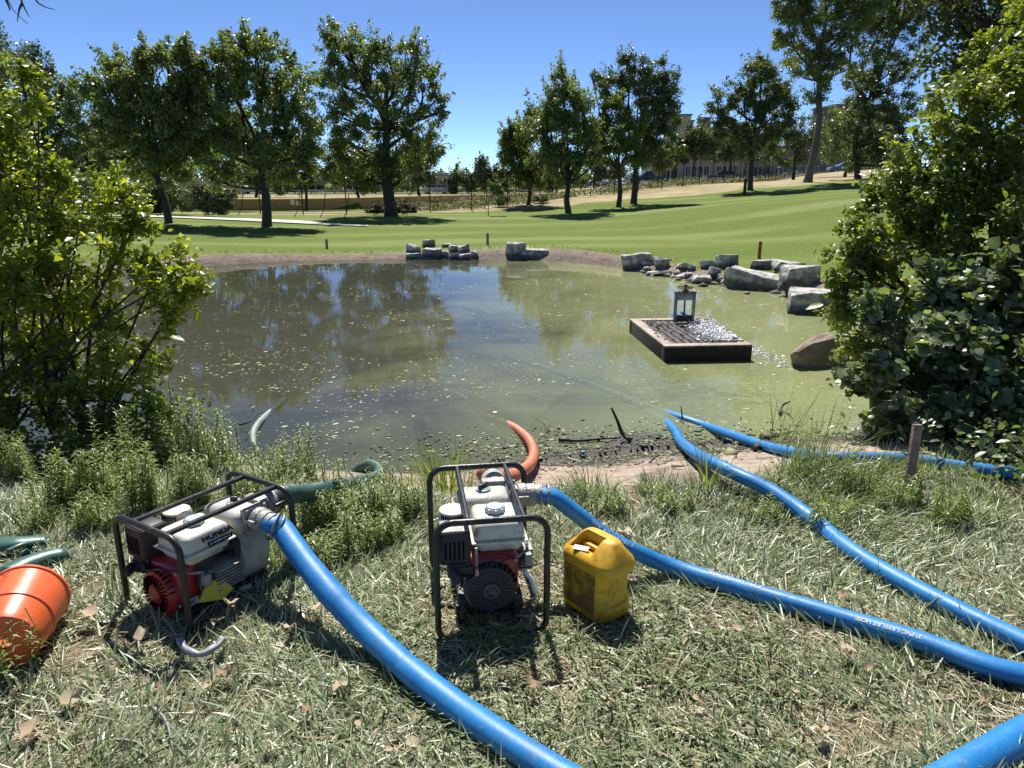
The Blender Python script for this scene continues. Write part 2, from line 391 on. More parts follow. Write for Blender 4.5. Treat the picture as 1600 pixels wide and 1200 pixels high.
fac = mth(N, L, 'MINIMUM', mth(N, L, 'MAXIMUM', fac, 0), 1)
murk = mixc(N, L, fac, (.05, .057, .038), (.3, .33, .15))
# swirling scum threads
nsw = nz_(N, L, mapping(N, L, tc, (1, 1.6, 1), (0, 0, .5)), 2.6, 5, .55, 1.6)
thn = mth(N, L, 'SUBTRACT', 1, mth(N, L, 'MULTIPLY', mth(N, L, 'ABSOLUTE', mth(N, L, 'SUBTRACT', mth(N, L, 'FRACT', mth(N, L, 'MULTIPLY', nsw, 7)), .5)), 5), True)
vd = N.new('ShaderNodeVectorMath'); vd.operation = 'DISTANCE'; L.new(tc, vd.inputs[0]); vd.inputs[1].default_value = (2.45, 6.7, WATER)
near_ = mth(N, L, 'SUBTRACT', 1, mth(N, L, 'DIVIDE', vd.outputs['Value'], 1.9), True)
thr = mth(N, L, 'MULTIPLY', thn, mth(N, L, 'MULTIPLY', near_, .75), True)
scum = mixc(N, L, thr, murk, (.42, .45, .2))
L.new(scum, b.inputs['Base Color'])
b.inputs['IOR'].default_value = 1.33; b.inputs['Roughness'].default_value = .03
L.new(mth(N, L, 'ADD', .015, mth(N, L, 'MULTIPLY', thr, .5)), b.inputs['Roughness'])
bp = N.new('ShaderNodeBump'); bp.inputs['Strength'].default_value = .032; bp.inputs['Distance'].default_value = .02
hh = mth(N, L, 'ADD', nz_(N, L, mapping(N, L, tc, (1, 1.8, 1)), 3.2, 4, .5), mth(N, L, 'MULTIPLY', nz_(N, L, tc, 16, 3), .1))
L.new(hh, bp.inputs['Height']); L.new(bp.outputs[0], b.inputs['Normal'])
tr = N.new('ShaderNodeBsdfTransparent'); ms = N.new('ShaderNodeMixShader'); ms.inputs[0].default_value = .22
fn = N.new('ShaderNodeFresnel'); fn.inputs[0].default_value = 1.33
L.new(mth(N, L, 'MULTIPLY', mth(N, L, 'SUBTRACT', 1, fn.outputs[0]), .34), ms.inputs[0])
L.new(b.outputs[0], ms.inputs[1]); L.new(tr.outputs[0], ms.inputs[2]); L.new(ms.outputs[0], N['Material Output'].inputs[0])
water = link('pond_water', me, m); tag(water, kind='structure')
# floating flecks of algae and foam
def flecks(n, size, seed, xmin=-99):
    g = np.random.default_rng(seed); P = np.c_[g.uniform(-10.2, 5.6, n), 4.4 + 15.4 * g.uniform(0, 1, n) ** 1.5]
    f = np.zeros(n)
    for p_, d_, k_ in zip(_ph, _dr, _fr): f += np.sin((P[:, 0] * math.cos(d_) + P[:, 1] * math.sin(d_) * 2) * k_ * .5 + p_)
    sdk = pond_sd(P[:, 0], P[:, 1]); k = (sdk < -.02) & (f + g.normal(0, 2.2, n) + 5 * np.exp(sdk / .5) + .35 * P[:, 0] > 1.2) & (P[:, 0] > xmin); P = P[k]; n = len(P)
    s_ = size * np.exp(g.normal(0, .55, n)); a = g.normal(.35, .45, n); asp = g.uniform(.2, .7, n)
    V = np.zeros((n, 6, 3))
    for i in range(6):
        t = i * math.pi / 3 + g.normal(0, .25, n); rr = s_ * g.uniform(.6, 1.2, n)
        lx, ly = np.cos(t) * rr, np.sin(t) * rr * asp
        V[:, i, 0] = P[:, 0] + lx * np.cos(a) - ly * np.sin(a); V[:, i, 1] = P[:, 1] + lx * np.sin(a) + ly * np.cos(a)
    V[:, :, 2] = (WATER + .003 + g.uniform(0, .002, n))[:, None]
    return V.reshape(-1, 3), np.arange(n * 6).reshape(-1, 6), np.repeat(g.uniform(0, 1, n), 6)
A = flecks(60000, .0075, 1); B = flecks(1500, .019, 2)
V = np.r_[A[0], B[0]]; F = np.r_[A[1], B[1] + len(A[0])]
scm = leafmat('scum_flecks', [(.3, .32, .16), (.5, .5, .28), (.4, .42, .2), (.6, .6, .42)], .1, .6)
o = link('pond_scum', npmesh('pond_scum', V, F, {'rnd': np.r_[A[2], B[2]]}), scm)
tag(o, 'pale flecks of algae and scum floating on the green pond', 'pond scum', kind='stuff')
# concrete path
pp = [hit(*q) for q in ((60, 334), (200, 338), (300, 341), (420, 346), (500, 350.5), (545, 353), (575, 354))]
pp = catmull(pp, .6); V = []; F = []
for i, p in enumerate(pp):
    t = (pp[min(i + 1, len(pp) - 1)] - pp[max(i - 1, 0)]).normalized(); s_ = Vector((-t.y, t.x, 0))
    w = .8 if i < len(pp) - 10 else .8 * (len(pp) - i) / 10 + .05
    for k in (-1, -.33, .33, 1):
        q = p + s_ * w * k; V.append((q.x, q.y, h1(q.x, q.y) + .05))
    if i:
        for k in range(3): a = 4 * i + k; F.append((a - 4, a - 3, a + 1, a))
mb = MB(); mb.add(V, F)
path_m = mat('concrete_path', (.6, .58, .53), .85, scale=3, bump=.2)
o = mb.build('path', path_m); tag(o, kind='structure')
# ------------------------------------------------------------------ vegetation builders
def rotmats(nrm, spin):
    """(n,3) normals -> (n,3,3) with local z = normal, spun about it"""
    z = nrm / np.linalg.norm(nrm, axis=1, keepdims=True)
    a = np.where(np.abs(z[:, 2:3]) < .9, np.array([[0, 0, 1.]]), np.array([[1., 0, 0]]))
    x = np.cross(a, z); x /= np.linalg.norm(x, axis=1, keepdims=True); y = np.cross(z, x)
    c, s_ = np.cos(spin)[:, None], np.sin(spin)[:, None]
    return np.stack([x * c + y * s_, -x * s_ + y * c, z], -1)
QUADLEAF = (np.array([(0, -.5, 0), (.32, 0, .08), (0, .55, 0), (-.32, 0, .08)]), np.array([(0, 1, 2, 3)]))
OVAL = (np.array([(0, 0, 0), (0, .35, -.03), (0, .7, -.05), (0, 1, -.14), (.24, .22, .04), (.25, .6, .02), (-.24, .22, .04), (-.25, .6, .02)]) - (0, .4, 0),
        [np.array([(1, 4, 5, 2), (1, 2, 7, 6)]), np.array([(0, 4, 1), (2, 5, 3), (0, 1, 6), (2, 3, 7)])])
BROAD = (np.array([(0, 0, 0), (0, .4, -.04), (0, .75, -.04), (0, 1, -.12), (.36, .14, .06), (.4, .52, .03), (-.36, .14, .06), (-.4, .52, .03)]) - (0, .4, 0), OVAL[1])
NARROW = (np.array([(0, 0, 0), (.09, .35, .02), (0, 1, -.1), (-.09, .35, .02)]), [np.array([(0, 1, 2, 3)])])
def scatter(tpl, P, Nn, size, spin, rnd):
    T, Fs = tpl; Fs = Fs if isinstance(Fs, list) else [Fs]
    R = rotmats(Nn, spin); V = np.einsum('nij,kj->nki', R, T) * size[:, None, None] + P[:, None, :]
    k = len(T); off = (np.arange(len(P)) * k)[:, None, None]
    F = [(f[None] + off).reshape(-1, f.shape[1]) for f in Fs]
    return V.reshape(-1, 3), F, np.repeat(rnd, k)
def leaf_mesh(name, tpl, P, Nn, size, spin, rnd):
    V, F, r = scatter(tpl, P, Nn, size, spin, rnd); return npmesh(name, V, F, {'rnd': r})
bark = mat('bark', (.075, .06, .045), .95, col2=(.03, .025, .02), scale=14, bump=.8, bscale=40)
bark_grey = mat('bark_grey', (.16, .14, .12), .95, col2=(.06, .05, .04), scale=10, bump=.8, bscale=30)
def px_lobes(lobes, D, base, g):
    out = []
    for l in lobes:
        px, py, r = l[:3]; Y_ = D + (l[3] if len(l) > 3 else g.uniform(-.5, .5)) * r * mpp(D) * 1.0
        c = at(px, py, Y_); out.append((np.array(c) - base, r * mpp(D) * 1.14))
    return out
def crown_points(lobes, dens, cr, g, shell=.45):
    """cluster centres within the lobes, pushed to their outer part"""
    C = []
    for c, r in lobes:
        n = max(3, int(dens * (r / cr) ** 2))
        d = g.normal(size=(n, 3)); d /= np.linalg.norm(d, axis=1, keepdims=True)
        C.append(c + d * (r * (g.uniform(shell ** 3, 1, n) ** (1 / 3)))[:, None] * np.array([1, 1, .95]))
    return np.concatenate(C)
def make_tree(name, label, D, base_px, lobes, leafm, group='trees across the pond', leaves=9000, leaf=.17, cr=.45, dens=2.6, trunk_px=5, fork=.35, lean=None, barkm=None, cat='tree', seed=0, stems=1, tpl=QUADLEAF):
    g = np.random.default_rng(seed or (base_px[0] * 7 + base_px[1]))
    b = at(base_px[0], base_px[1], D); b.z = h1(b.x, b.y) - .03
    root = empty(name, b, 0, label, cat, group); B = np.array(b)
    lb = px_lobes(lobes, D, B, g)
    m = mpp(D); top = max(c[2] + r for c, r in lb)
    cen = np.mean([c * r for c, r in lb], 0) / np.mean([r for _, r in lb])
    fz = top * fork
    fk = np.array([cen[0] * .1 + (lean or 0) * m, cen[1] * .2, fz])
    mb = MB(); r0 = trunk_px * m
    for s_ in range(stems):
        o_ = Vector((g.normal(0, .12) * (stems > 1), g.normal(0, .1) * (stems > 1), 0))
        mid = Vector(fk) * .5 + Vector((g.normal(0, .04), 0, 0)) * fz
        path = catmull([o_ + Vector((0, 0, -.15)), o_ + Vector((0, 0, .12)), mid + o_ * .5, Vector(fk), Vector((fk[0] * .75 + cen[0] * .25, fk[1], fk[2] * .55 + cen[2] * .45 + (top - cen[2]) * .2))], .35)
        mb.tube(path, lambda t: r0 * (1.0 + .7 * math.exp(-t * 22)) * (1 - .72 * t) / math.sqrt(stems), 9)
    # limbs to the lobes, twigs inside them
    for c, r in lb:
        st = np.array([cen[0] * .5, cen[1] * .5, 0]) * g.uniform(.2, .5) + np.array([fk[0], fk[1], min(fz * g.uniform(.85, 1.25), c[2] * .9)])
        if c[2] < fz: st = np.array([fk[0] * c[2] / fz, fk[1] * c[2] / fz, max(c[2] * .75, .3)])
        e = Vector(c); s0 = Vector(st); md = (s0 + e) / 2 + Vector((g.normal(0, .1), g.normal(0, .1), -.08)) * (e - s0).length
        pt = catmull([s0, md, e], .4); k = min(.42, .16 + r / 8) * r0
        mb.tube(pt, lambda t: k * (1 - .75 * t) + .01, 6)
        for _ in range(5):
            d = g.normal(size=3); d[2] = abs(d[2]) * .6 + .1; d /= np.linalg.norm(d)
            q = pt[int(g.uniform(.45, 1) * (len(pt) - 1))]; e2 = Vector(c + d * r * .85)
            mb.tube([q, (q + e2) / 2 + Vector(g.normal(0, .06, 3)) * r, e2], lambda t: k * .3 * (1 - .8 * t) + .006, 4)
    mb.build('trunk', barkm or bark, root, 180)
    cr *= .8; leaf *= .82; C = crown_points(lb, dens * .8, cr, g, .5)
    n = int(leaves * 2.6); w = g.uniform(0, 1, len(C)) ** 1.6 + .06; ci = g.choice(len(C), n, p=w / w.sum())
    d = g.normal(size=(n, 3)) * np.array([1, 1, .75]); d *= (cr * .52)
    P = C[ci] + d; P[:, 2] = np.maximum(P[:, 2], .15)
    out_ = np.where((C[:, 2] > cen[2] * .9))[0]; ns_ = min(len(out_), 90)
    if ns_ > 4:     # leafy shoots that break the outline
        sh_ = g.choice(out_, ns_, replace=False); k_ = n // 8; si = g.integers(ns_, size=k_); sd0 = (C[sh_] - cen) * .5 + g.normal(0, .3, (ns_, 3)) * top * .1; sd0[:, 2] = np.abs(sd0[:, 2]) + top * .06
        sd0 /= np.linalg.norm(sd0, axis=1, keepdims=True); tt = g.uniform(0, 1, k_); ln_ = g.uniform(.7, 2.0, ns_) * cr * 1.7
        P[:k_] = C[sh_][si] + sd0[si] * (tt * ln_[si])[:, None] + g.normal(0, 1, (k_, 3)) * (cr * .42 * (1.15 - .8 * tt))[:, None]
        d[:k_] = g.normal(0, .3, (k_, 3)) * cr
    Nn = d / cr + g.normal(0, .7, (n, 3)) + np.array([0, 0, .5])
    rnd = np.clip(g.uniform(0, 1, len(C))[ci] * .6 + g.uniform(0, .4, n), 0, 1)
    me = leaf_mesh('crown', tpl, P, Nn, leaf * g.uniform(.6, 1.3, n), g.uniform(0, 6.28, n), rnd)
    link('crown', me, leafm, root)
    return root
LM = {
 'mid': leafmat('leaf_mid', [(.078, .106, .04), (.138, .174, .066), (.26, .3, .14)], .45, .38),
 'dark': leafmat('leaf_dark', [(.052, .075, .034), (.09, .122, .054), (.18, .215, .11)], .36, .36),
 'light': leafmat('leaf_light', [(.075, .11, .025), (.12, .16, .035), (.18, .21, .06)], .45, .5),
 'silver': leafmat('leaf_silver', [(.07, .085, .05), (.12, .14, .085), (.17, .19, .12)], .2, .6),
 'grey': leafmat('leaf_grey', [(.06, .085, .035), (.1, .13, .06), (.17, .2, .1)], .42, .4),
 'red': leafmat('leaf_red', [(.04, .02, .015), (.05, .035, .02), (.05, .06, .03)], .3, .5)}
T = make_tree
T('deciduous_tree', 'dark spreading tree with a forked trunk and grass shade beside the white path', 32.3, (417, 352), [(395, 100, 50), (345, 115, 38), (440, 145, 42), (380, 180, 60), (465, 205, 32), (335, 190, 36), (360, 240, 38), (430, 250, 40), (482, 240, 20), (400, 72, 22), (315, 145, 26), (470, 270, 18), (340, 275, 20), (500, 225, 12)], LM['mid'], leaves=15000, trunk_px=9, fork=.27, cr=.36)
T('deciduous_tree', 'leaning tree at the left with feathery upright tops beyond the path', 31.6, (264, 350), [(255, 130, 46), (215, 160, 42), (290, 110, 32), (180, 140, 32), (240, 205, 52), (180, 210, 40), (290, 195, 40), (208, 95, 16), (172, 100, 13), (270, 255, 32), (200, 260, 36), (302, 85, 18), (255, 88, 14), (130, 130, 16), (235, 95, 14)], LM['mid'], leaves=15000, trunk_px=7, fork=.3, lean=-10, cr=.36)
T('deciduous_tree', 'tall dark tree behind the yellow-green bush at the left edge', 36, (70, 335), [(20, 115, 45), (45, 165, 50), (80, 150, 30), (105, 195, 45), (50, 230, 60), (130, 250, 50), (110, 135, 20), (-10, 90, 22), (35, 85, 18), (-60, 150, 60), (-90, 220, 60)], LM['dark'], leaves=13000, trunk_px=8, cr=.4)
T('cottonwood_tree', 'large lone cottonwood with a thick trunk left of the open sky', 40, (612, 338), [(545, 78, 34), (517, 62, 12), (525, 130, 28), (600, 110, 34), (645, 88, 22), (662, 130, 24), (590, 165, 48), (538, 185, 30), (655, 195, 28), (560, 235, 36), (625, 230, 36), (590, 270, 30), (540, 270, 20), (682, 155, 11), (655, 62, 10), (525, 215, 18), (572, 85, 22), (628, 275, 26), (600, 70, 12), (690, 175, 6)], LM['mid'], leaves=17000, trunk_px=11, fork=.5, cr=.38, barkm=bark)
T('conifer_tree', 'dark rounded evergreen showing behind the right side of the cottonwood', 78, (655, 300), [(655, 232, 26), (668, 260, 22), (640, 250, 24), (673, 236, 12), (650, 270, 20)], LM['dark'], leaves=5000, leaf=.3, cr=.8, trunk_px=3, fork=.2)
T('deciduous_tree', 'pale green tree in the gap between the path tree and the cottonwood', 58, (478, 318), [(470, 225, 24), (500, 258, 24), (450, 262, 26), (485, 200, 14), (528, 262, 20), (470, 285, 16), (430, 290, 14)], LM['grey'], leaves=6500, leaf=.22, cr=.55, trunk_px=3)
T('deciduous_tree', 'upright dark tree, foremost of the trees right of the open sky', 43, (888, 333), [(880, 130, 16), (879, 112, 6), (885, 170, 28), (857, 185, 20), (912, 172, 18), (880, 215, 34), (850, 240, 24), (915, 240, 26), (885, 262, 28), (922, 208, 18), (842, 215, 16), (866, 148, 14), (898, 145, 14)], LM['mid'], leaves=12000, trunk_px=6, fork=.2, cr=.36)
T('deciduous_tree', 'light green tree standing behind the left side of the foremost upright tree', 50, (826, 318), [(815, 215, 22), (806, 203, 12), (820, 250, 26), (798, 238, 16), (845, 190, 14), (825, 172, 9), (835, 268, 22), (808, 270, 18), (790, 215, 8)], LM['light'], leaves=7500, leaf=.2, trunk_px=4, fork=.25, cr=.42)
T('deciduous_tree', 'small yellow-green tree between the two dark upright trees', 46, (967, 310), [(955, 175, 17), (948, 205, 24), (982, 200, 24), (960, 232, 28), (932, 245, 20), (987, 242, 20), (965, 162, 10), (940, 190, 12)], LM['light'], leaves=7000, trunk_px=5, fork=.3, cr=.38)
T('deciduous_tree', 'tall dark open-crowned tree behind the small yellow-green tree', 48, (990, 318), [(985, 102, 15), (1020, 115, 20), (942, 130, 15), (1042, 140, 18), (1000, 150, 30), (960, 140, 18), (1050, 180, 14), (1012, 192, 30), (1038, 215, 18), (1000, 235, 24), (926, 120, 6), (1054, 125, 8), (1030, 170, 20), (975, 120, 12), (1005, 95, 8)], LM['dark'], leaves=11000, trunk_px=6, fork=.25, cr=.36)
T('deciduous_tree', 'round grey-green tree in front of the pale building', 78, (1083, 275), [(1090, 220, 17), (1075, 235, 14), (1108, 225, 14), (1085, 204, 9), (1100, 240, 13), (1070, 222, 8), (1120, 212, 9)], LM['grey'], leaves=5000, leaf=.26, trunk_px=3, cr=.6, fork=.4)
T('deciduous_tree', 'broad yellow-green tree beside the short dark post on the slope', 55, (1172, 297), [(1188, 108, 16), (1168, 125, 18), (1140, 152, 18), (1200, 140, 28), (1160, 178, 30), (1213, 175, 28), (1140, 205, 20), (1182, 215, 26), (1222, 208, 20), (1120, 182, 12), (1110, 170, 6), (1178, 95, 8), (1163, 240, 11), (1212, 235, 11), (1230, 160, 14)], LM['grey'], leaves=12000, leaf=.2, trunk_px=5, fork=.42, cr=.42)
T('cottonwood_tree', 'very tall cottonwood with a bare pale trunk at the top of the slope', 60, (1262, 285), [(1228, 12, 18), (1255, 0, 26), (1240, 48, 28), (1288, 40, 28), (1258, 90, 28), (1285, 100, 28), (1238, 108, 13), (1308, 70, 22), (1330, 30, 26), (1290, -40, 60), (1350, 0, 34), (1213, 60, 7), (1325, 108, 20), (1272, 138, 18), (1240, -30, 30), (1350, -50, 50)], LM['mid'], leaves=30000, leaf=.2, trunk_px=6.5, fork=.45, cr=.45, barkm=bark_grey)
T('deciduous_tree', 'dark heavy tree behind the right bush with ragged lower branches', 64, (1340, 280), [(1370, 60, 34), (1405, 25, 30), (1380, 110, 26), (1350, 150, 30), (1400, 160, 30), (1330, 190, 26), (1380, 210, 34), (1300, 205, 18), (1298, 235, 14), (1340, 240, 22), (1432, 60, 13), (1400, 250, 34), (1420, 110, 16), (1360, -20, 40), (1440, -20, 40)], LM['dark'], leaves=24000, leaf=.22, trunk_px=5, cr=.5)
for i, (px, py, l, lab) in enumerate([
  (757, 299, [(750, 264, 6), (757, 256, 5), (762, 272, 8), (768, 266, 5), (750, 282, 8), (765, 286, 9), (748, 275, 5)], 'narrow pointed far tree rising above the low treeline in the sky gap'),
  (712, 298, [(702, 280, 8), (715, 276, 7), (708, 288, 8)], 'low far round tree behind the silver car'),
  (733, 298, [(728, 284, 7), (738, 280, 7), (735, 290, 6)], 'low far tree left of the narrow pointed tree'),
  (785, 298, [(778, 284, 8), (790, 280, 8), (784, 272, 6)], 'low far tree right of the narrow pointed tree')]):
    T('distant_tree', lab, 118, (px, py), l, LM['grey'] if i else LM['dark'], group='far treeline beyond the road', leaves=2200, leaf=.42, cr=.8, trunk_px=1, seed=50 + i)
for i in range(26):
    px = -60 + i * 54 + (i * 37 % 23); py = 300 if px < 860 else 290
    if px > 990: break
    tp = 272 + (i * 29 % 13)
    T('distant_tree', ['rounded', 'ragged', 'bushy'][i % 3] + ' far tree beyond the road, ' + ['behind the left bush', 'behind the dark tree at the left', 'behind the leaning tree', 'between the left trees', 'behind the path tree', 'left of the cottonwood', 'behind the cottonwood', 'in the sky gap', 'right of the sky gap', 'behind the foremost upright tree', 'behind the small yellow-green tree'][min(10, max(0, (px + 60) // 108))], 150, (px, py), [(px - 14, tp + 12, 12), (px + 10, tp + 8, 13), (px, tp, 9), (px + 22, tp + 16, 11), (px - 26, tp + 16, 10)], LM['grey'], group='far row of trees beyond the road', leaves=1000, leaf=.6, cr=1.2, trunk_px=1, seed=300 + i)
for i, (px, D, l, lab, lm_) in enumerate([
  (-40, 52, [(-40, 200, 50), (-20, 260, 45), (-90, 240, 60), (-60, 130, 40)], 'dark background tree beyond the left edge tree', 'dark'),
  (150, 50, [(150, 200, 34), (170, 240, 34), (120, 260, 34), (150, 285, 26), (90, 270, 30)], 'shadowy background tree behind the leaning tree', 'dark'),
  (330, 54, [(320, 210, 36), (350, 250, 34), (310, 270, 30), (370, 215, 28), (345, 285, 20)], 'background tree filling the gap between the leaning tree and path tree', 'mid'),
  (560, 70, [(560, 255, 22), (530, 280, 18), (590, 270, 22), (575, 290, 14)], 'far dark tree low behind the cottonwood trunk', 'dark'),
  (1240, 92, [(1225, 215, 20), (1250, 205, 22), (1265, 232, 20), (1240, 245, 18), (1205, 240, 14), (1285, 215, 16)], 'dark tree behind the bare cottonwood trunk', 'dark'),
  (1140, 104, [(1135, 215, 16), (1150, 235, 14), (1125, 240, 12), (1160, 215, 16)], 'shaded tree by the building behind the broad yellow-green tree', 'dark'),
  (400, 76, [(395, 262, 22), (430, 268, 22), (370, 272, 20), (415, 285, 16), (445, 280, 14)], 'far tree low between the path tree and its right neighbour', 'mid'),
  (610, 92, [(600, 282, 10), (588, 286, 9), (575, 282, 10), (630, 288, 8)], 'low far bushy tree behind the cottonwood trunk', 'dark'),
  (870, 84, [(870, 272, 16), (845, 280, 12), (895, 275, 14), (860, 290, 10)], 'far tree low behind the foremost upright tree', 'mid'),
  (930, 88, [(925, 268, 16), (948, 262, 16), (905, 280, 10), (965, 270, 12)], 'far tree low behind the small yellow-green tree', 'dark'),
  (60, 62, [(60, 255, 40), (20, 265, 40), (100, 270, 34), (-30, 260, 40)], 'broad shadowed tree low behind the left bush', 'dark'),
  (220, 62, [(220, 262, 34), (260, 268, 30), (180, 270, 30), (240, 290, 20)], 'broad shadowed tree low behind the leaning trunk', 'mid'),
  (1320, 84, [(1300, 190, 18), (1320, 215, 22), (1345, 200, 22), (1300, 240, 16), (1335, 245, 18), (1360, 230, 20)], 'leafy tree screening the brown building beside the right bush', 'mid'),
  (1200, 112, [(1185, 225, 14), (1205, 215, 16), (1195, 245, 14), (1170, 240, 12)], 'far shaded tree right of the broad yellow-green tree', 'mid'),
  (1055, 102, [(1050, 235, 9), (1062, 245, 9), (1045, 250, 8)], 'small tree in front of the left corner of the pale building', 'grey'),
  (240, 52, [(230, 200, 36), (270, 180, 26), (200, 230, 30), (260, 240, 30), (160, 220, 26)], 'lighter green tree showing through behind the leaning tree', 'grey'),
  (1030, 84, [(1025, 235, 16), (1035, 255, 12), (1015, 250, 12)], 'small dark tree at the left end of the pale building', 'mid')]):
    T('background_tree', lab, D, (px, 305 if px < 700 else 275), l, LM[lm_], group='trees of the background belt', leaves=6500 if px < 700 else 4000, leaf=.27, cr=.6, trunk_px=3, seed=70 + i)
def shrub(name, lab, D, base, lobes, lm_, n, leaf, cr, grp='shrubs along the far lawn', seed=0):
    return T(name, lab, D, base, lobes, lm_, group=grp, leaves=n, leaf=leaf, cr=cr, trunk_px=1.2, fork=.3, stems=3, cat='shrub', seed=seed, dens=4)
shrub('shrub', 'silvery rounded shrub under the trees right of the leaning trunk', 39, (325, 334), [(338, 310, 20), (312, 306, 20), (350, 322, 12), (322, 322, 14), (355, 305, 9)], LM['silver'], 6000, .13, .3)
shrub('shrub', 'dark shrub mass behind the leaning trunk', 41, (250, 334), [(260, 308, 24), (225, 305, 26), (190, 302, 26), (285, 315, 16), (240, 322, 18), (200, 322, 18)], LM['dark'], 7000, .14, .32)
shrub('shrub', 'dark shrub mass behind the left bush', 41.5, (120, 332), [(130, 300, 28), (90, 300, 28), (50, 298, 30), (150, 318, 18), (100, 320, 18), (20, 310, 28), (-30, 300, 30)], LM['dark'], 7000, .15, .32)
shrub('shrub', 'low purple-brown shrub at the left foot of the cottonwood', 41.5, (590, 336), [(592, 329, 8), (578, 331, 6), (602, 327, 6)], LM['red'], 1400, .1, .2)
shrub('shrub', 'low purple-brown shrub at the right foot of the cottonwood', 41.5, (632, 335), [(630, 328, 8), (642, 326, 6), (622, 331, 5)], LM['red'], 1400, .1, .2)
shrub('shrub', 'small dark shrub by the fence right of the thin sapling', 50, (783, 321), [(780, 316, 5), (788, 315, 5)], LM['dark'], 700, .12, .2)
shrub('shrub', 'dark spiky shrub on the fence line left of the foremost upright tree', 50.5, (846, 320), [(840, 313, 6), (850, 312, 6)], LM['dark'], 900, .12, .2)
T('sapling', 'thin young sapling standing alone on the lawn before the fence', 41.5, (763, 330), [(772, 300, 6), (778, 290, 5), (768, 290, 4), (782, 302, 4), (785, 312, 3)], LM['grey'], group='saplings', leaves=500, leaf=.12, cr=.2, trunk_px=.9, fork=.5, cat='sapling')

# ------------------------------------------------------------------ near bushes
def branches(mb, root, tips, r0, g, sag=.1, n=6, mid=None):
    for t_ in tips:
        a, e = Vector(root), Vector(t_); md = (a + e) / 2 + Vector((g.normal(0, .1), g.normal(0, .1), g.normal(.05, .08))) * (e - a).length
        mb.tube(catmull([a, md, e], .08), lambda t: r0 * (1 - .85 * t) + .0015, n)
def bush(name, label, base, lobes, leafm, n, leaf, cr, tpl, stems, seed, barkm, nparts=150, dens=3, up=.6, r0=.022, shell=.5, depth=.7):
    g = np.random.default_rng(seed); B = np.array(base); root = empty(name, base, 0, label, 'bush')
    lb = []
    for l in lobes:
        px, py, r, Y_ = l; lb.append((np.array(at(px, py, Y_)) - B, r * mpp(Y_) * 1.0))
    C = crown_points(lb, dens, cr, g, shell); C = C[C[:, 2] > -.2]
    mb = MB(); m = len(lb)
    hubs = []
    for c, r in lb:
        s_ = Vector(stems[g.integers(len(stems))]) - Vector(B); e = Vector(c)
        pt = catmull([s_, s_ * .6 + e * .4 + Vector((g.normal(0, .08), g.normal(0, .08), .12)), e], .1)
        mb.tube(pt, lambda t: r0 * (1 - .7 * t) + .002, 7); hubs.append(pt)
    tw = g.choice(len(C), min(len(C), 260), replace=False)
    HP = [p for h_ in hubs for p in h_[len(h_) // 2:]]; HA = np.array(HP)
    for i in tw:
        k = np.argmin(((HA - C[i]) ** 2).sum(1)); a = HP[k]; e = Vector(C[i]) ; ln = (e - a).length
        if ln < .05: continue
        mb.tube([a, (a + e) / 2 + Vector(g.normal(0, .08, 3)) * ln, e, e + (e - a).normalized() * .1], lambda t: .0045 * (1 - .7 * t) + .001, 4)
    mb.build('branches', barkm, root, 180)
    # sprays: each cluster is a short twig with leaves along it
    ci = g.integers(len(C), size=n); dirs = g.normal(size=(len(C), 3)) + (0, 0, up); dirs /= np.linalg.norm(dirs, axis=1, keepdims=True)
    t = g.uniform(-.5, 1, n); P = C[ci] + dirs[ci] * (t * cr)[:, None] + g.normal(0, cr * .22, (n, 3))
    k = P[:, 2] + B[2] > np.array([0.02]) - .3; P = P[k]; ci = ci[k]; n = len(P)
    Nn = g.normal(0, .5, (n, 3)) + np.array([0, -.3, .8]); rnd = np.clip(g.uniform(0, 1, len(C))[ci] * .5 + g.uniform(0, .5, n), 0, 1)
    sz = leaf * np.exp(g.normal(-.1, .33, n)); sp_ = g.uniform(0, 6.28, n)
    cd = np.linalg.norm(P + B - np.array([0, 0, CAM_H]), axis=1)
    order = np.argsort(cd / sz); big = order[:nparts]; rest = order[nparts:]
    me = leaf_mesh('foliage', tpl, P[rest], Nn[rest], sz[rest], sp_[rest], rnd[rest])
    o = link('foliage', me, leafm, root); o['kind'] = 'stuff'
    R = rotmats(Nn[big], sp_[big]); ms = []
    for q in range(4):
        ms.append(leaf_mesh('leaf', tpl, np.zeros((1, 3)), np.array([[0, 0, 1.]]), np.array([1.]), np.array([0.]), np.array([.15 + .25 * q]))); ms[-1].materials.append(leafm)
    for j, i in enumerate(big):
        o = bpy.data.objects.new('leaf', ms[j % 4]); COL.objects.link(o); o.parent = root
        o.matrix_local = Matrix.Translation(P[i].tolist()) @ Matrix(R[j].tolist()).to_4x4() @ Matrix.Scale(float(sz[i]), 4)
    return root
L_yel = leafmat('leaf_yellow_green', [(.08, .115, .024), (.16, .21, .036), (.33, .36, .06)], .55, .36, .5, (2.2, 2.1, .4))
L_rt = leafmat('leaf_right_bush', [(.075, .11, .025), (.145, .185, .045), (.29, .32, .09)], .5, .36, .6, (2., 2., .45))
L_br = leafmat('leaf_broad', [(.07, .1, .04), (.13, .175, .075), (.28, .32, .18)], .35, .4, .9)
bk = mat('twig_bark', (.06, .048, .035), .9, col2=(.03, .024, .018), scale=30, bump=.5)
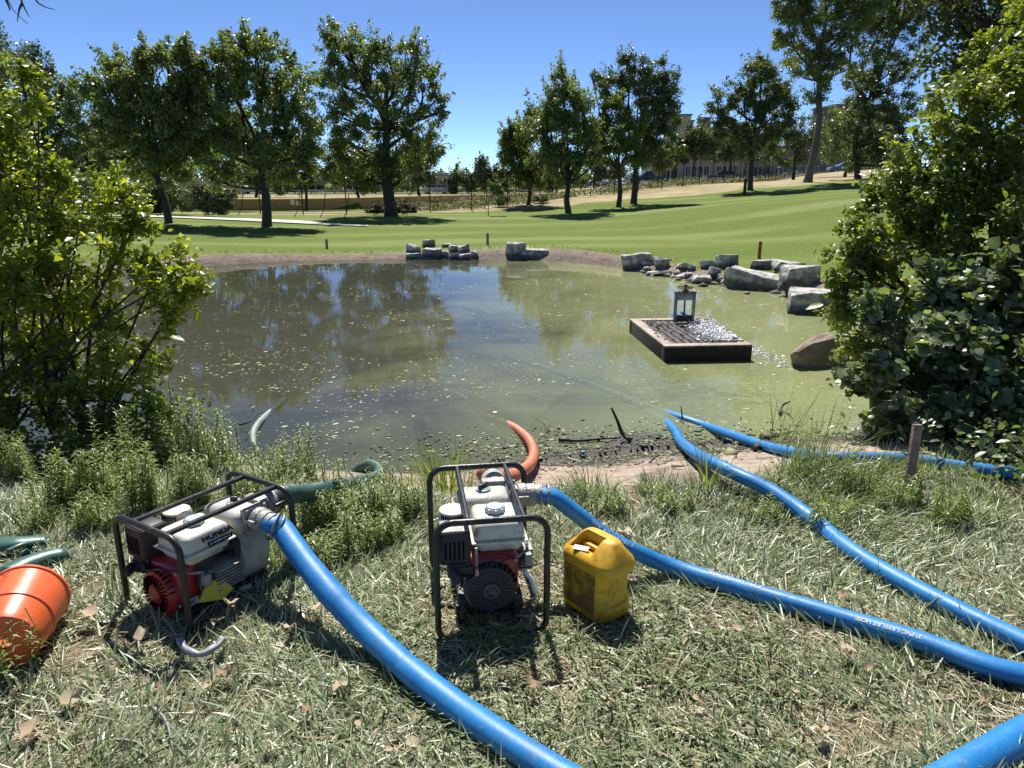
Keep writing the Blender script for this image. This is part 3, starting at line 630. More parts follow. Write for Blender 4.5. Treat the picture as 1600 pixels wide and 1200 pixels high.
bush('leafy_bush', 'yellow-green leafy bush with dark stems leaning over the pond at the left', (-3.35, 4.9, -.12),
     [(-80, 230, 110, 5.3), (20, 330, 95, 5.1), (-10, 230, 50, 5.3), (110, 400, 90, 5.0), (190, 400, 58, 4.9), (235, 430, 38, 4.85), (60, 470, 100, 5.1), (170, 480, 55, 4.9), (130, 320, 45, 5.1), (200, 315, 22, 5.1), (170, 290, 14, 5.2),
      (-20, 170, 40, 5.4), (35, 245, 40, 5.3), (-70, 420, 120, 5.3), (-60, 560, 110, 5.1), (60, 560, 70, 5.0), (160, 550, 45, 4.9), (270, 455, 26, 4.8), (255, 500, 20, 4.8), (60, 170, 14, 5.3), (30, 110, 10, 5.3), (60, 260, 26, 5.2), (250, 410, 30, 4.85), (95, 285, 20, 5.2), (215, 570, 42, 4.8), (225, 630, 34, 4.7), (140, 630, 60, 4.8), (40, 650, 70, 4.9), (-60, 660, 80, 5), (285, 430, 20, 4.8), (300, 450, 12, 4.75), (215, 345, 16, 5), (160, 680, 40, 4.7)],
     L_yel, 36000, .044, .15, OVAL, [(-3.3, 4.85, -.1), (-2.95, 4.75, -.15), (-3.6, 4.9, -.1), (-3.9, 4.8, -.1), (-3.15, 4.95, -.15)], 5, bk, nparts=150, shell=.35, r0=.011)
bush('leafy_bush', 'big bright green bush filling the upper right side behind the broad-leaved bush', (3.9, 5.6, 0),
     [(1560, 200, 110, 5.8), (1490, 250, 60, 5.7), (1430, 310, 65, 5.6), (1600, 330, 120, 5.6), (1500, 350, 100, 5.6), (1390, 380, 70, 5.5), (1440, 440, 90, 5.5), (1360, 350, 30, 5.6), (1350, 450, 38, 5.5), (1550, 480, 120, 5.5), (1325, 400, 20, 5.5),
      (1660, 60, 100, 5.8), (1540, 130, 55, 5.9), (1700, 250, 150, 5.6), (1460, 220, 26, 5.8), (1400, 270, 30, 5.7), (1370, 310, 22, 5.7), (1330, 350, 16, 5.6), (1345, 500, 35, 5.5), (1310, 480, 18, 5.4), (1330, 540, 25, 5.3), (1310, 440, 14, 5.4), (1380, 560, 50, 5.5), (1700, 480, 150, 5.5)],
     L_rt, 52000, .05, .15, OVAL, [(4.0, 5.6, 0), (3.7, 5.5, -.05), (4.4, 5.8, 0)], 9, bk, nparts=120, shell=.3)
bush('leafy_bush', 'dark green broad-leaved bush with shiny pale leaves above the wooden stake', (2.95, 4.55, 0),
     [(1450, 520, 70, 4.7), (1540, 520, 90, 4.6), (1390, 570, 50, 4.7), (1480, 600, 85, 4.6), (1590, 620, 110, 4.5), (1430, 630, 60, 4.6), (1365, 505, 28, 4.8), (1345, 590, 14, 4.8), (1560, 690, 60, 4.4), (1660, 500, 110, 4.6), (1500, 440, 50, 4.8), (1590, 430, 60, 4.7), (1390, 650, 24, 4.7), (1700, 650, 100, 4.4), (1480, 680, 36, 4.5)],
     L_br, 19000, .06, .15, BROAD, [(3.1, 4.5, 0), (2.9, 4.45, 0), (3.4, 4.6, 0)], 21, bk, nparts=150, shell=.3)
T('deciduous_tree', 'dark overhanging tree above the right bush at the top corner', 8.5, (1790, 640), [(1560, 0, 70), (1500, 40, 45), (1600, 100, 70), (1485, 95, 32), (1455, -10, 28), (1660, 60, 120), (1560, -80, 90), (1700, -60, 120), (1520, 130, 30)], LM['dark'], group='trees on the near bank', leaves=9000, leaf=.075, cr=.2, trunk_px=22, dens=3.4, tpl=OVAL)
# bare hanging branches
mb = MB(); rt = empty('bare_tree', (-5.6, 4.6, -.1), 0, 'bare branch of a dead tree hanging into the upper left corner', 'tree')
O = Vector((-5.6, 4.6, -.1)); tk = [Vector((0, 0, 0)), Vector((.1, 0, 1.6)), Vector((.3, .3, 3.2)), Vector((1.0, .6, 3.9))]
mb.tube(catmull(tk, .2), lambda t: .11 * (1 - .7 * t), 9)
for pts in ([(-60, -60), (5, -10), (20, 15), (43, 37)], [(5, -10), (15, 12), (14, 16)], [(25, -30), (35, 5), (46, 27)], [(35, 5), (30, 15), (27, 34)], [(40, -30), (60, 5), (85, 15)]):
    w_ = [at(x, y, 5.4) - O for x, y in pts]
    if pts[0][0] == -60: w_ = [tk[-1]] + w_
    else: w_[0] = w_[0]
    mb.tube(catmull(w_, .05), lambda t: .008 * (1 - t) + .0022, 5)
mb.build('branches', bk, rt, 180)
rt = empty('bare_branch', at(1530, 10, 8.3), 0, 'twisted bare branch sticking out of the dark tree into the sky', 'branch'); O = rt.location
mb = MB()
for pts in ([(1530, 10), (1500, 25), (1450, 20), (1440, 12), (1433, 12)], [(1450, 20), (1455, 45), (1462, 58)], [(1500, 25), (1485, 55), (1470, 75), (1460, 90)], [(1440, -40), (1430, 5), (1417, 30)], [(1420, -20), (1413, 10), (1411, 34)]):
    mb.tube(catmull([at(x, y, 8.3) - O for x, y in pts], .06), lambda t: .014 * (1 - t) + .004, 5)
mb.build('twigs', bk, rt, 180)

# ------------------------------------------------------------------ grass
def blades(P, ln, wd, lean, az, bend, rnd, seed=3):
    n = len(P); g = np.random.default_rng(seed); t = np.array([0, .4, .75, 1.]); wt = np.array([1, .85, .5, 0.])
    th = lean[:, None] + bend[:, None] * t[None]      # angle from vertical along the blade
    ds = np.diff(t, prepend=0)[None] * ln[:, None]
    hx = np.cumsum(np.sin(th) * ds, 1); hz_ = np.cumsum(np.cos(th) * ds, 1)
    dx, dy = np.cos(az)[:, None], np.sin(az)[:, None]
    cx = P[:, 0:1] + hx * dx; cy = P[:, 1:2] + hx * dy; cz = np.maximum(P[:, 2:3] + hz_, P[:, 2:3] + .004)
    tw = g.uniform(-.9, .9, n)[:, None]; ux, uy = -np.sin(az)[:, None] * np.cos(tw), np.cos(az)[:, None] * np.cos(tw); uz = np.sin(tw)
    hw = wd[:, None] * wt[None] * .5
    A = np.stack([cx + ux * hw, cy + uy * hw, cz + uz * hw], -1); Bv = np.stack([cx - ux * hw, cy - uy * hw, cz - uz * hw], -1)
    V = np.concatenate([A[:, :3], Bv[:, :3], A[:, 3:4]], 1)    # 7 verts
    q = np.array([(0, 1, 4, 3), (1, 2, 5, 4)]); tr_ = np.array([(2, 6, 5)]); off = (np.arange(n) * 7)[:, None, None]
    return V.reshape(-1, 3), [(q[None] + off).reshape(-1, 4), (tr_[None] + off).reshape(-1, 3)], np.repeat(rnd, 7)
Lg = leafmat('grass_blades', [(.56, .47, .32), (.14, .175, .07), (.21, .26, .12), (.33, .39, .2), (.6, .63, .46)], .16, .4, .6, (1.1, 1.2, .8))
Lg2 = leafmat('fresh_grass', [(.14, .18, .05), (.2, .26, .08), (.32, .36, .16)], .35, .42, .5, (1.5, 1.6, .5))
g = np.random.default_rng(5)
n = 150000
yy = 1.2 + 3.5 * g.uniform(0, 1, n) ** .8; xx = g.uniform(-1, 1, n) * (.82 * yy + .5)
pat = np.zeros(n)
for p_, d_, k_ in zip(_ph, _dr, _fr): pat += np.sin((xx * math.cos(d_) + yy * math.sin(d_)) * k_ * 1.6 + p_ * 3) / 3
sdp = pond_sd(xx, yy)
k = (sdp > .95 + .12 * np.sin(xx * 5) + .1 * pat) & ((yy < 3.72 + .12 * np.sin(xx * 4) + .1 * pat) | (xx < -1.0 + .2 * pat) | (xx > 3.0)) & (pat + g.normal(0, .7, n) > -1.15)
worn = np.zeros(len(xx))
for wx_, wy_, wr_ in ((290, 1010, .22), (150, 1005, .16), (60, 1150, .16), (780, 1015, .16), (1130, 960, .2), (1300, 1000, .16), (1290, 1150, .17), (480, 985, .16), (640, 1180, .14), (1090, 1110, .14), (770, 940, .2), (400, 1090, .12), (880, 1060, .14)):
    q = G(wx_, wy_, 0); worn += np.exp(-((xx - q.x) ** 2 + ((yy - q.y) * 1.3) ** 2) / wr_ ** 2)
k &= g.uniform(0, 1, len(xx)) > np.minimum(worn, 1) * .82
xx, yy, pat = xx[k], yy[k], pat[k]; n = len(xx)
P = np.c_[xx, yy, height(xx, yy)]
fresh = np.clip((yy - 2.6) / 1.6, 0, 1)
taz = np.sin(xx * 2.3 + 1) * 1.5 + np.cos(yy * 2.9) * 1.6 + 2.0
V, F, r = blades(P, g.uniform(.04, .13, n) * (1 + .35 * fresh), g.uniform(.0035, .0088, n), np.clip(g.normal(1.05 - .35 * fresh, .4, n), 0, 1.6), taz + g.normal(0, 1.0, n), g.uniform(.1, 1.1, n), np.clip(g.normal(.5 + .05 * pat, .26, n), 0, 1))
o = link('grass', npmesh('grass', V, F, {'rnd': r}), Lg); tag(o, 'matted pale green and straw grass flattened over the near bank', 'grass', kind='stuff')
# fine thatch
n = 60000; yy = 1.2 + 3.2 * g.uniform(0, 1, n) ** .8; xx = g.uniform(-1, 1, n) * (.82 * yy + .4); k = (pond_sd(xx, yy) > .9) & ((yy < 3.8) | (xx < -1.1) | (xx > 3.1)); xx, yy = xx[k], yy[k]; n = len(xx)
P = np.c_[xx, yy, height(xx, yy) + .002]
V, F, r = blades(P, g.uniform(.03, .09, n), g.uniform(.002, .0042, n), g.normal(1.5, .1, n), g.uniform(0, 6.28, n), g.normal(0, .4, n), g.uniform(0, .14, n))
o = link('thatch', npmesh('thatch', V, F, {'rnd': r}), Lg); tag(o, 'dry straw thatch lying between the grass blades', 'thatch', kind='stuff')
# fringe of grass on the far bank edge and under the bushes
n = 26000; xx = g.uniform(-10, 9, n); yy = g.uniform(8, 21.5, n); sd_ = pond_sd(xx, yy); k = (sd_ > .5) & (sd_ < .95); xx, yy = xx[k], yy[k]; n = len(xx)
V, F, r = blades(np.c_[xx, yy, height(xx, yy)], g.uniform(.05, .14, n), g.uniform(.012, .022, n), np.abs(g.normal(.3, .3, n)), g.uniform(0, 6.28, n), g.uniform(.1, 1, n), g.uniform(0, 1, n))
o = link('bank_grass', npmesh('bank_grass', V, F, {'rnd': r}), Lg2); tag(o, 'ragged green grass fringe along the far bank of the pond', 'grass fringe', kind='stuff')
def tuft(label, c, n, ln, spread, lean=.25, group=None, az=None, m_=None, wd=.006, seed=1):
    g = np.random.default_rng(seed); a = g.uniform(0, 6.28, n); rr = spread * np.sqrt(g.uniform(0, 1, n))
    P = np.c_[rr * np.cos(a), rr * np.sin(a) * .7, np.zeros(n)]
    P[:, 2] = height(P[:, 0] + c[0], P[:, 1] + c[1]) - c[2]
    az_ = a + g.normal(0, .5, n) if az is None else g.normal(az, .7, n)
    V, F, r = blades(P, ln * g.uniform(.5, 1.15, n), wd * g.uniform(.6, 1.2, n), np.abs(g.normal(lean, .16, n)), az_, g.uniform(.1, 1.1, n), g.uniform(0, 1, n), seed)
    o = link('grass_tuft', npmesh('grass_tuft', V, F, {'rnd': r}), m_ or Lg2); o.location = c
    return tag(o, label, 'grass tuft', group)
TG = 'tall grass tufts along the near shore'
for i, (px, py, n, ln, sp_, lean, az, lab) in enumerate([
  (702, 770, 170, .36, .16, .12, None, 'upright green grass tuft behind the middle pump'),
  (1258, 752, 170, .48, .16, .35, .3, 'long arching grass tuft crossing the far blue hose'),
  (1215, 700, 45, .5, .12, .3, .4, 'long thin grass leaning over the wet mud by the far hose'),
  (1105, 765, 60, .34, .08, .18, None, 'sparse seedy grass stems beside the end of the shore hose'),
  (925, 775, 50, .3, .08, .25, None, 'thin grass stems on the sandy lip behind the yellow can'),
  (1020, 768, 90, .15, .08, .3, None, 'short pale grass tuft on the sandy lip'),
  (1460, 745, 160, .2, .13, .35, None, 'bright grass tuft right of the wooden stake'),
  (1370, 750, 160, .22, .16, .4, .4, 'grass tuft left of the wooden stake'),
  (1310, 790, 160, .2, .2, .4, None, 'leafy grass tuft between the stake and the shore hose'),
  (640, 760, 50, .2, .1, .3, None, 'low grass tuft between the two suction hoses'),
  (440, 870, 120, .16, .14, .35, None, 'grass tuft right of the left pump'),
  (760, 990, 60, .13, .12, .3, None, 'grass growing up through the middle pump frame'),
  (1530, 800, 150, .22, .2, .45, None, 'grass tuft at the dark foot of the right bush'),
  (815, 1010, 50, .1, .1, .5, None, 'short grass in front of the middle pump')]):
    c = hit(px, py, water=False); tuft(lab, c, n, ln, sp_, lean, TG, az, seed=30 + i)
# weeds: upright leafy stems
Lw = leafmat('weed_leaves', [(.13, .18, .045), (.23, .29, .09), (.38, .42, .18)], .42, .4, .5, (1.6, 1.7, .5))
def weed(label, c, stems, hgt, spread, seed, leafn=46, ll=.055, group='leafy weeds by the near shore', droop=.9):
    g = np.random.default_rng(seed); root = empty('leafy_weed', c, 0, label, 'weed', group); mb = MB(); PP = []; NN = []; SS = []; SPN = []; RR = []
    T_, Fs = NARROW; V = []; k = 0; Fa = []
    for s_ in range(stems):
        a = g.uniform(0, 6.28); r = spread * g.uniform(0, 1) ** .5; x, y = r * math.cos(a), r * math.sin(a) * .6
        z = h1(c.x + x, c.y + y) - c.z; H = hgt * g.uniform(.55, 1.1)
        e = Vector((x + g.normal(0, .1) * H, y + g.normal(0, .1) * H, z + H)); b_ = Vector((x, y, z))
        mb.tube([b_, (b_ + e) / 2 + Vector((g.normal(0, .03), g.normal(0, .03), 0)), e], .0022, 4)
        m = leafn; t = np.linspace(.12, 1, m); az = np.arange(m) * 2.4 + g.uniform(0, 6.28)
        ce = np.array(b_)[None] * (1 - t)[:, None] + np.array(e)[None] * t[:, None]
        el = g.normal(.35, .3, m); L_ = ll * (1.15 - .6 * t) * g.uniform(.7, 1.3, m) * (H / hgt)
        d = np.stack([np.cos(az) * np.cos(el), np.sin(az) * np.cos(el), np.sin(el)], -1)
        sd_ = np.stack([-np.sin(az), np.cos(az), np.zeros(m)], -1)
        P0 = ce; P1 = ce + d * (L_ * .4)[:, None]; P2 = ce + d * L_[:, None] - np.array([0, 0, 1]) * (L_ * .25)[:, None]; w_ = (L_ * .09)[:, None]
        vv = np.stack([P0, P1 + sd_ * w_, P2, P1 - sd_ * w_], 1); V.append(vv.reshape(-1, 3)); RR.append(np.repeat(np.clip(g.normal(.5, .3, m), 0, 1), 4))
        Fa.append((np.arange(m) * 4)[:, None] + np.arange(4)[None] + k); k += 4 * m
    mb.build('stem', Lw, root, 180)
    o = link('foliage', npmesh('foliage', np.concatenate(V), [np.concatenate(Fa)], {'rnd': np.concatenate(RR)}), Lw, root)
    return root
wl = [(200, 765, 16, .5, 'tall feathery weed clump at the foot of the left bush'), (262, 735, 14, .6, 'tallest feathery weed against the water at the left bush'), (300, 745, 16, .45, 'feathery weed clump at the water edge left of the short hose'),
      (345, 750, 18, .42, 'bright feathery weed clump below the half-sunk hose'), (232, 800, 20, .35, 'weed clump behind the upper left of the left pump'), (160, 790, 20, .3, 'low weeds between the left bush and left pump'),
      (390, 775, 18, .28, 'weed clump behind the far corner of the left pump'), (445, 755, 14, .3, 'weed clump where the green hose meets the shore'), (487, 765, 7, .42, 'single upright weed standing above the green hose'),
      (90, 800, 22, .3, 'low weeds at the dark foot of the left bush'), (30, 770, 20, .35, 'weeds at the left edge below the bush'), (300, 790, 22, .3, 'dense weeds behind the left pump frame'),
      (530, 830, 26, .2, 'rounded low weed clump right of the left pump'), (575, 810, 24, .22, 'rounded low weed clump below the green hose bend'), (600, 850, 22, .16, 'low weeds between the two pumps'), (520, 880, 20, .14, 'low weeds beside the upper blue hose'),
      (475, 840, 16, .18, 'weeds against the pump end of the left machine'), (640, 800, 18, .18, 'weeds left of the middle pump frame'), (1180, 812, 10, .14, 'low weeds along the shore hose'), (1400, 790, 18, .18, 'weeds around the foot of the wooden stake'),
      (600, 780, 14, .2, 'weeds on the shore between the suction hoses'), (730, 955, 4, .24, 'single leafy stem growing inside the middle pump frame'), (420, 800, 20, .3, 'bright weeds above the coupling of the left pump'), (500, 790, 20, .26, 'weeds just below the green suction hose'), (560, 860, 20, .2, 'weeds in the middle of the clump between the pumps'), (620, 810, 18, .22, 'weeds near the sandy lip left of the middle pump'),
      (150, 830, 20, .2, 'weeds just left of the left pump frame'), (60, 830, 18, .16, 'low weeds behind the green boots'), (250, 690, 16, .55, 'tall dark weed at the water under the left bush'), (1050, 800, 14, .14, 'low weeds on the grass edge right of the can'), (1290, 830, 16, .16, 'weeds below the shore hose near the stake'), (1340, 770, 16, .2, 'weeds between the long grass and the stake'), (950, 800, 12, .14, 'low weeds behind the yellow can'),
      (1480, 820, 18, .2, 'shaded weeds right of the stake'), (1200, 770, 10, .2, 'weeds by the long arching grass')]
for i, (px, py, st_, hg, lab) in enumerate(wl):
    c = hit(px, py, water=False); weed(lab, c, st_, hg, .11 if st_ > 8 else .02, 100 + i, leafn=34 if hg < .3 else 60, ll=.05 if hg < .3 else .06)
for i, (px, py, lab) in enumerate([(12, 1075, 'ragweed plant in front of the orange bucket base'), (66, 1040, 'ragweed stem against the right side of the orange bucket')]):
    c = hit(px, py); weed(lab, c, 3, .27, .03, 150 + i, leafn=24, ll=.05, group='ragweed by the orange bucket')
# dark undergrowth below the bushes
def under(label, name, pts, n, seed, m_=None, lf=.05):
    g = np.random.default_rng(seed); V = []; PP = []
    for (cx, cy, sx_, sy_, hgt) in pts:
        P = np.c_[g.normal(cx, sx_, n), g.normal(cy, sy_, n), np.zeros(n)]; P[:, 2] = np.maximum(height(P[:, 0], P[:, 1]), WATER) + g.uniform(0, 1, n) ** 1.3 * hgt; PP.append(P)
    P = np.concatenate(PP); k = pond_sd(P[:, 0], P[:, 1]) > -.1; P = P[k]; n = len(P)
    me = leaf_mesh(name, OVAL, P, g.normal(0, .6, (n, 3)) + (0, 0, .8), lf * g.uniform(.5, 1.3, n), g.uniform(0, 6.28, n), g.uniform(0, .7, n))
    o = link(name, me, m_ or LM['mid']); tag(o, label, 'undergrowth', kind='stuff')
under('shaded tangle of low leaves under the left bush', 'undergrowth', [(-3.4, 4.9, .5, .25, .5), (-4.2, 4.7, .6, .4, .7), (-2.7, 4.55, .25, .15, .3), (-5.5, 5, .8, .5, .8), (-2.55, 4.85, .22, .12, .55), (-2.9, 5.0, .25, .15, .7)], 2200, 1, LM['light'], .045)
under('shaded leafy undergrowth below the broad-leaved bush', 'undergrowth', [(3.4, 4.6, .4, .3, .7), (4.5, 5.5, .5, .6, 1.0), (4.9, 7.5, .35, 1.2, .9), (6.1, 9.8, .5, 1.4, .9), (4.2, 6.0, .35, .3, .5), (4.9, 7.0, .3, .5, .8), (3.1, 3.9, .3, .3, .25)], 1800, 2, L_br, .055)
# roadside brush beyond the fence
g = np.random.default_rng(8); PP = []
for i in range(170):
    px = g.uniform(620, 1330); py = np.interp(px, [620, 800, 900, 1040, 1184, 1330], [326, 317, 311, 291, 281, 276]) - g.uniform(0, 9)
    D = np.interp(px, fx * 0 + [f[0] for f in FENCE], [f[2] for f in FENCE]) + g.uniform(1, 7)
    v = at(px, py, D); z0 = h1(v.x, v.y); m = 60; r = g.uniform(.25, .6)
    d = g.normal(size=(m, 3)) * np.array([r, r, r * .6]); PP.append(np.c_[v.x + d[:, 0], v.y + d[:, 1], z0 + np.abs(d[:, 2]) + .05])
P = np.concatenate(PP); n = len(P)
o = link('roadside_brush', leaf_mesh('roadside_brush', QUADLEAF, P, g.normal(0, .7, (n, 3)) + (0, 0, .6), g.uniform(.12, .26, n), g.uniform(0, 6.28, n), g.uniform(0, 1, n)), leafmat('brush', [(.12, .11, .06), (.16, .18, .09), (.24, .24, .13)], .2, .7))
tag(o, 'low grey-green brush growing along the far side of the fence', 'brush', kind='stuff')
# ------------------------------------------------------------------ lettering
def text_mesh(txt, size, extr=.0, bold=0):
    cu = bpy.data.curves.new('lettering', 'FONT'); cu.body = txt; cu.size = size; cu.align_x = 'CENTER'; cu.align_y = 'CENTER'; cu.offset = bold; cu.extrude = extr; cu.resolution_u = 3
    o = bpy.data.objects.new('lettering', cu); COL.objects.link(o); dg = bpy.context.evaluated_depsgraph_get(); me = bpy.data.meshes.new_from_object(o.evaluated_get(dg)); bpy.data.objects.remove(o); return me
def bake(o, cutters):
    for c in cutters:
        m_ = o.modifiers.new('b', 'BOOLEAN'); m_.operation = 'DIFFERENCE'; m_.object = c; m_.solver = 'EXACT'
    b_ = o.modifiers.new('bv', 'BEVEL'); b_.width = .005; b_.segments = 2; b_.limit_method = 'ANGLE'; b_.angle_limit = rad(35)
    dg = bpy.context.evaluated_depsgraph_get(); me = bpy.data.meshes.new_from_object(o.evaluated_get(dg)); o.modifiers.clear(); o.data = me
    for c in cutters: bpy.data.objects.remove(c)
    me.shade_smooth(); me.set_sharp_from_angle(angle=rad(40))
# ------------------------------------------------------------------ pumps
frame_m = mat('frame_black', (.018, .018, .018), .38, col2=(.09, .075, .06), scale=30, thr=(.56, .7), bump=.1)
cast = mat('cast_aluminium', (.4, .4, .37), .5, .45, col2=(.2, .19, .17), scale=16, bump=.35, bscale=120)
cast_w = mat('painted_casting', (.4, .4, .36), .55, col2=(.22, .21, .17), scale=14, bump=.2, bscale=90, thr=(.5, .75))
cream = mat('tank_cream', (.64, .62, .5), .4, col2=(.36, .32, .23), scale=22, coat=.15, bump=.08, thr=(.52, .72))
pinkish = mat('filter_cap', (.62, .55, .46), .6, col2=(.4, .33, .27), scale=18, thr=(.5, .75))
redp_ = mat('engine_red', (.34, .02, .02), .38, col2=(.16, .015, .012), scale=12, coat=.3, thr=(.5, .8)); blackpl = mat('black_plastic', (.02, .02, .022), .5, col2=(.06, .055, .05), scale=20, thr=(.55, .75))
rusty = mat('muffler_guard', (.06, .035, .03), .6, col2=(.03, .028, .028), scale=8); greycap = mat('cap_grey', (.42, .47, .5), .4, .1, scale=40); yel_t = mat('yellow_tag', (.62, .48, .03), .6, scale=9); wht = mat('label_white', (.7, .7, .68), .6, var=.08); blkp = mat('label_ink', (.008, .008, .008), 1.0, spec=.05); brass = mat('hose_clamp', (.6, .45, .28), .4, .7, scale=30); oran = mat('orange_hose', (.62, .19, .1), .5, col2=(.45, .16, .09), scale=10, bump=.1); teal = mat('label_teal', (.2, .35, .34), .5)
def make_pump(label, loc, rz, H, kind, sc=1.0):
    R = empty('water_pump', loc, rz, label, 'water pump'); Wd, Ln = .40, .505; e0 = H - .40
    fr = MB()
    for y in (0, Ln):
        o2 = MB(); o2.tube([Vector((x, y, z)) for x, z in rrect(Wd, H, .06)], .0122, 10, closed=True); o2.build('frame_hoop', frame_m, R, 60)
    for x in (-.085, .115):
        MB().cyl((x, .004, H - .002), (x, Ln - .004, H - .002), .0105, n=10).build('top_bar', frame_m, R)
    for x in (-.12, .12): MB().cyl((x, 0, .006), (x, Ln, .006), .012, n=8).build('skid_bar', frame_m, R)
    for y in (.12, .36): MB().box((0, y, .022 + e0 * .5), (.26, .045, .03 + e0 * .2), bev=.005).build('cross_member', frame_m, R)
    for x in (-.1, .1): MB().box((x, .24, .04 + e0), (.04, .36, .03), bev=.004).build('engine_mount', blackpl, R)
    if e0 > .02:
        for x in (-.1, .1):
            for y in (.1, .38): MB().cyl((x, y, .02), (x, y, .04 + e0), .014, n=8).build('rubber_mount', blackpl, R)
    # fuel tank: upper shell, seam flange, lower shell, cap
    tx, ty = .037, .165
    up = MB().box((tx, ty, H - .085), (.196, .205, .07), bev=.02, seg=4, taper=(.88, .9)).build('fuel_tank', cream, R)
    MB().box((tx, ty, H - .121), (.21, .22, .008), bev=.003).build('tank_seam', cream, up)
    MB().box((tx, ty, H - .148), (.19, .2, .052), bev=.018, seg=4, rot=Matrix.Rotation(math.pi, 3, 'X'), taper=(.82, .8)).build('tank_bottom', cream, up)
    cp = MB(); cp.lathe((tx - .005, ty + .01, H - .052), (0, 0, 1), [(0, .03), (.004, .036), (.02, .036), (.026, .03), (.027, .02)], 24)
    for k in range(8): a = k * math.pi / 4; cp.box((tx - .005 + .033 * math.cos(a), ty + .01 + .033 * math.sin(a), H - .04), (.012, .012, .018), bev=.003, rot=Matrix.Rotation(a, 3, 'Z'))
    cp.build('fuel_cap', greycap, up)
    # muffler guard and air cleaner
    mbx = MB().box((-.132, .075, H - .115), (.115, .11, .13), bev=.014, seg=3).build('muffler_guard', rusty if kind == 1 else blackpl, R)
    MB().box((-.132, .075, H - .053), (.1, .095, .012), bev=.005).build('guard_top', blackpl if kind == 1 else cast, mbx)
    for k in range(5): MB().box((-.165 + .016 * k, .0195, H - .12), (.006, .004, .07)).build('slot', blkp, mbx)
    MB().box((-.125, .06, H - .205), (.07, .08, .06), bev=.01).box((-.1, .03, H - .2), (.05, .03, .03), bev=.005).cyl((-.15, .02, H - .19), (-.08, .02, H - .21), .008).build('carburettor', blackpl, R)
    ac = MB(); ac.lathe((-.125, .205, H - .12), (0, 0, 1), [(0, .048), (.05, .05)], 28).build('air_cleaner', cast, R)
    acl = MB(); acl.lathe((-.125, .205, H - .075), (0, 0, 1), [(0, .056), (.012, .058), (.03, .052), (.038, .035), (.039, .01)], 28); cap_ = acl.build('cleaner_cap', pinkish, R)
    for k in range(12):
        a = -math.pi / 2 + (k - 5.5) * .16; MB().box((-.125 + .0565 * math.cos(a), .205 + .0565 * math.sin(a), H - .06), (.004, .005, .016), rot=Matrix.Rotation(a, 3, 'Z')).build('vent_slot', blkp, cap_)
    # engine block
    MB().box((.01, .2, e0 + .11), (.19, .16, .14), bev=.012).build('crankcase', cast, R)
    hd = MB()
    for k in range(7): hd.box((.13, .21, e0 + .11 + k * .013), (.09, .12, .005), bev=.001)
    hd.box((.125, .21, e0 + .15), (.06, .1, .09), bev=.01).build('cylinder_head', cast, R)
    MB().box((.15, .12, e0 + .17), (.03, .03, .05), bev=.006).build('drain_fitting', cast, R); MB().cyl((.15, .15, e0 + .19), (.1, .08, e0 + .2), .006, n=6).build('throttle_rod', cast, R); MB().cyl((.17, .24, e0 + .07), (.17, .29, e0 + .06), .012, n=10).build('drain_plug', cast, R)
    sh = MB().box((.005, .085, e0 + .15), (.2, .09, .17), bev=.03, seg=4).build('fan_shroud', redp_, R)
    rc = redp_ if kind == 1 else blackpl
    rec = MB().lathe((-.005, .045, e0 + .118), (0, -1, 0), [(0, .098), (.02, .098), (.034, .088), (.040, .07), (.041, .012)], 36).build('recoil_starter', rc, R)
    for k in range(28):
        a = 2 * math.pi * k / 28; c_ = (-.005 + .058 * math.cos(a), .0035, e0 + .118 + .058 * math.sin(a))
        MB().box(c_, (.036, .004, .0055), rot=Matrix.Rotation(-a, 3, 'Y')).build('cooling_slot' if kind == 1 else 'cooling_rib', blkp if kind == 1 else rc, rec)
    for k in range(9):
        a = .3 + k * .22; MB().box((-.005 + .092 * math.cos(a), .02, e0 + .118 + .092 * math.sin(a)), (.02, .02, .004), rot=Matrix.Rotation(-a, 3, 'Y')).build('side_slot', blkp, rec)
    MB().lathe((-.005, .005, e0 + .118), (0, -1, 0), [(0, .034), (.006, .033), (.009, .02)], 24).build('starter_hub', rc, rec)
    MB().cyl((-.085, .04, e0 + .17), (-.125, .0, e0 + .185), .007).lathe((-.13, -.004, e0 + .187), (-1, -.5, .2), [(-.01, .01), (0, .026), (.012, .027), (.016, .02)], 14).build('starter_grip', blackpl, R)
    if kind == 1:
        MB().box((.109, .075, e0 + .085), (.004, .06, .028), bev=.001).build('barcode_label', wht, R)
        bl_ = MB()
        for k in range(7): bl_.box((.1125, .055 + k * .005, e0 + .087), (.001, .0022, .018))
        bl_.build('barcode_print', blkp, R)
        MB().add([(.135, .085, e0 + .085), (.18, .16, e0 + .075), (.19, .2, e0 + .105), (.165, .18, e0 + .145), (.15, .13, e0 + .16), (.13, .11, e0 + .12)], [(0, 1, 2, 3, 4, 5)]).add([(.137, .085, e0 + .085), (.182, .16, e0 + .075), (.192, .2, e0 + .105), (.167, .18, e0 + .145), (.152, .13, e0 + .16), (.132, .11, e0 + .12)], [(5, 4, 3, 2, 1, 0)]).build('yellow_tag', yel_t, R)
        M_ = Matrix.Translation((.1382, .20, H - .088)) @ Matrix.Rotation(rad(90), 4, 'Z') @ Matrix.Rotation(rad(52), 4, 'X')
        for txt, sz, y_, m_ in (('HONDA', .031, .012, blkp),):
            me = text_mesh(txt, sz, .0005, .0014); me.transform(Matrix.Translation((0, y_, .001)))
            for v_ in me.vertices: v_.co.x *= 1.15
            me.transform(M_); link('lettering', me, blkp, up)
        st_ = MB().box((0, -.014, 0), (.105, .017, .0012)).build('label_strip', blkp, up); st_.data.transform(M_)
        pr_ = MB()
        for k_, w_ in enumerate((.006, .004, .007, .005, .009, .004, .006, .008, .005, .006)): pr_.box((-.042 + k_ * .0093, -.014, .001), (w_, .006, .0006))
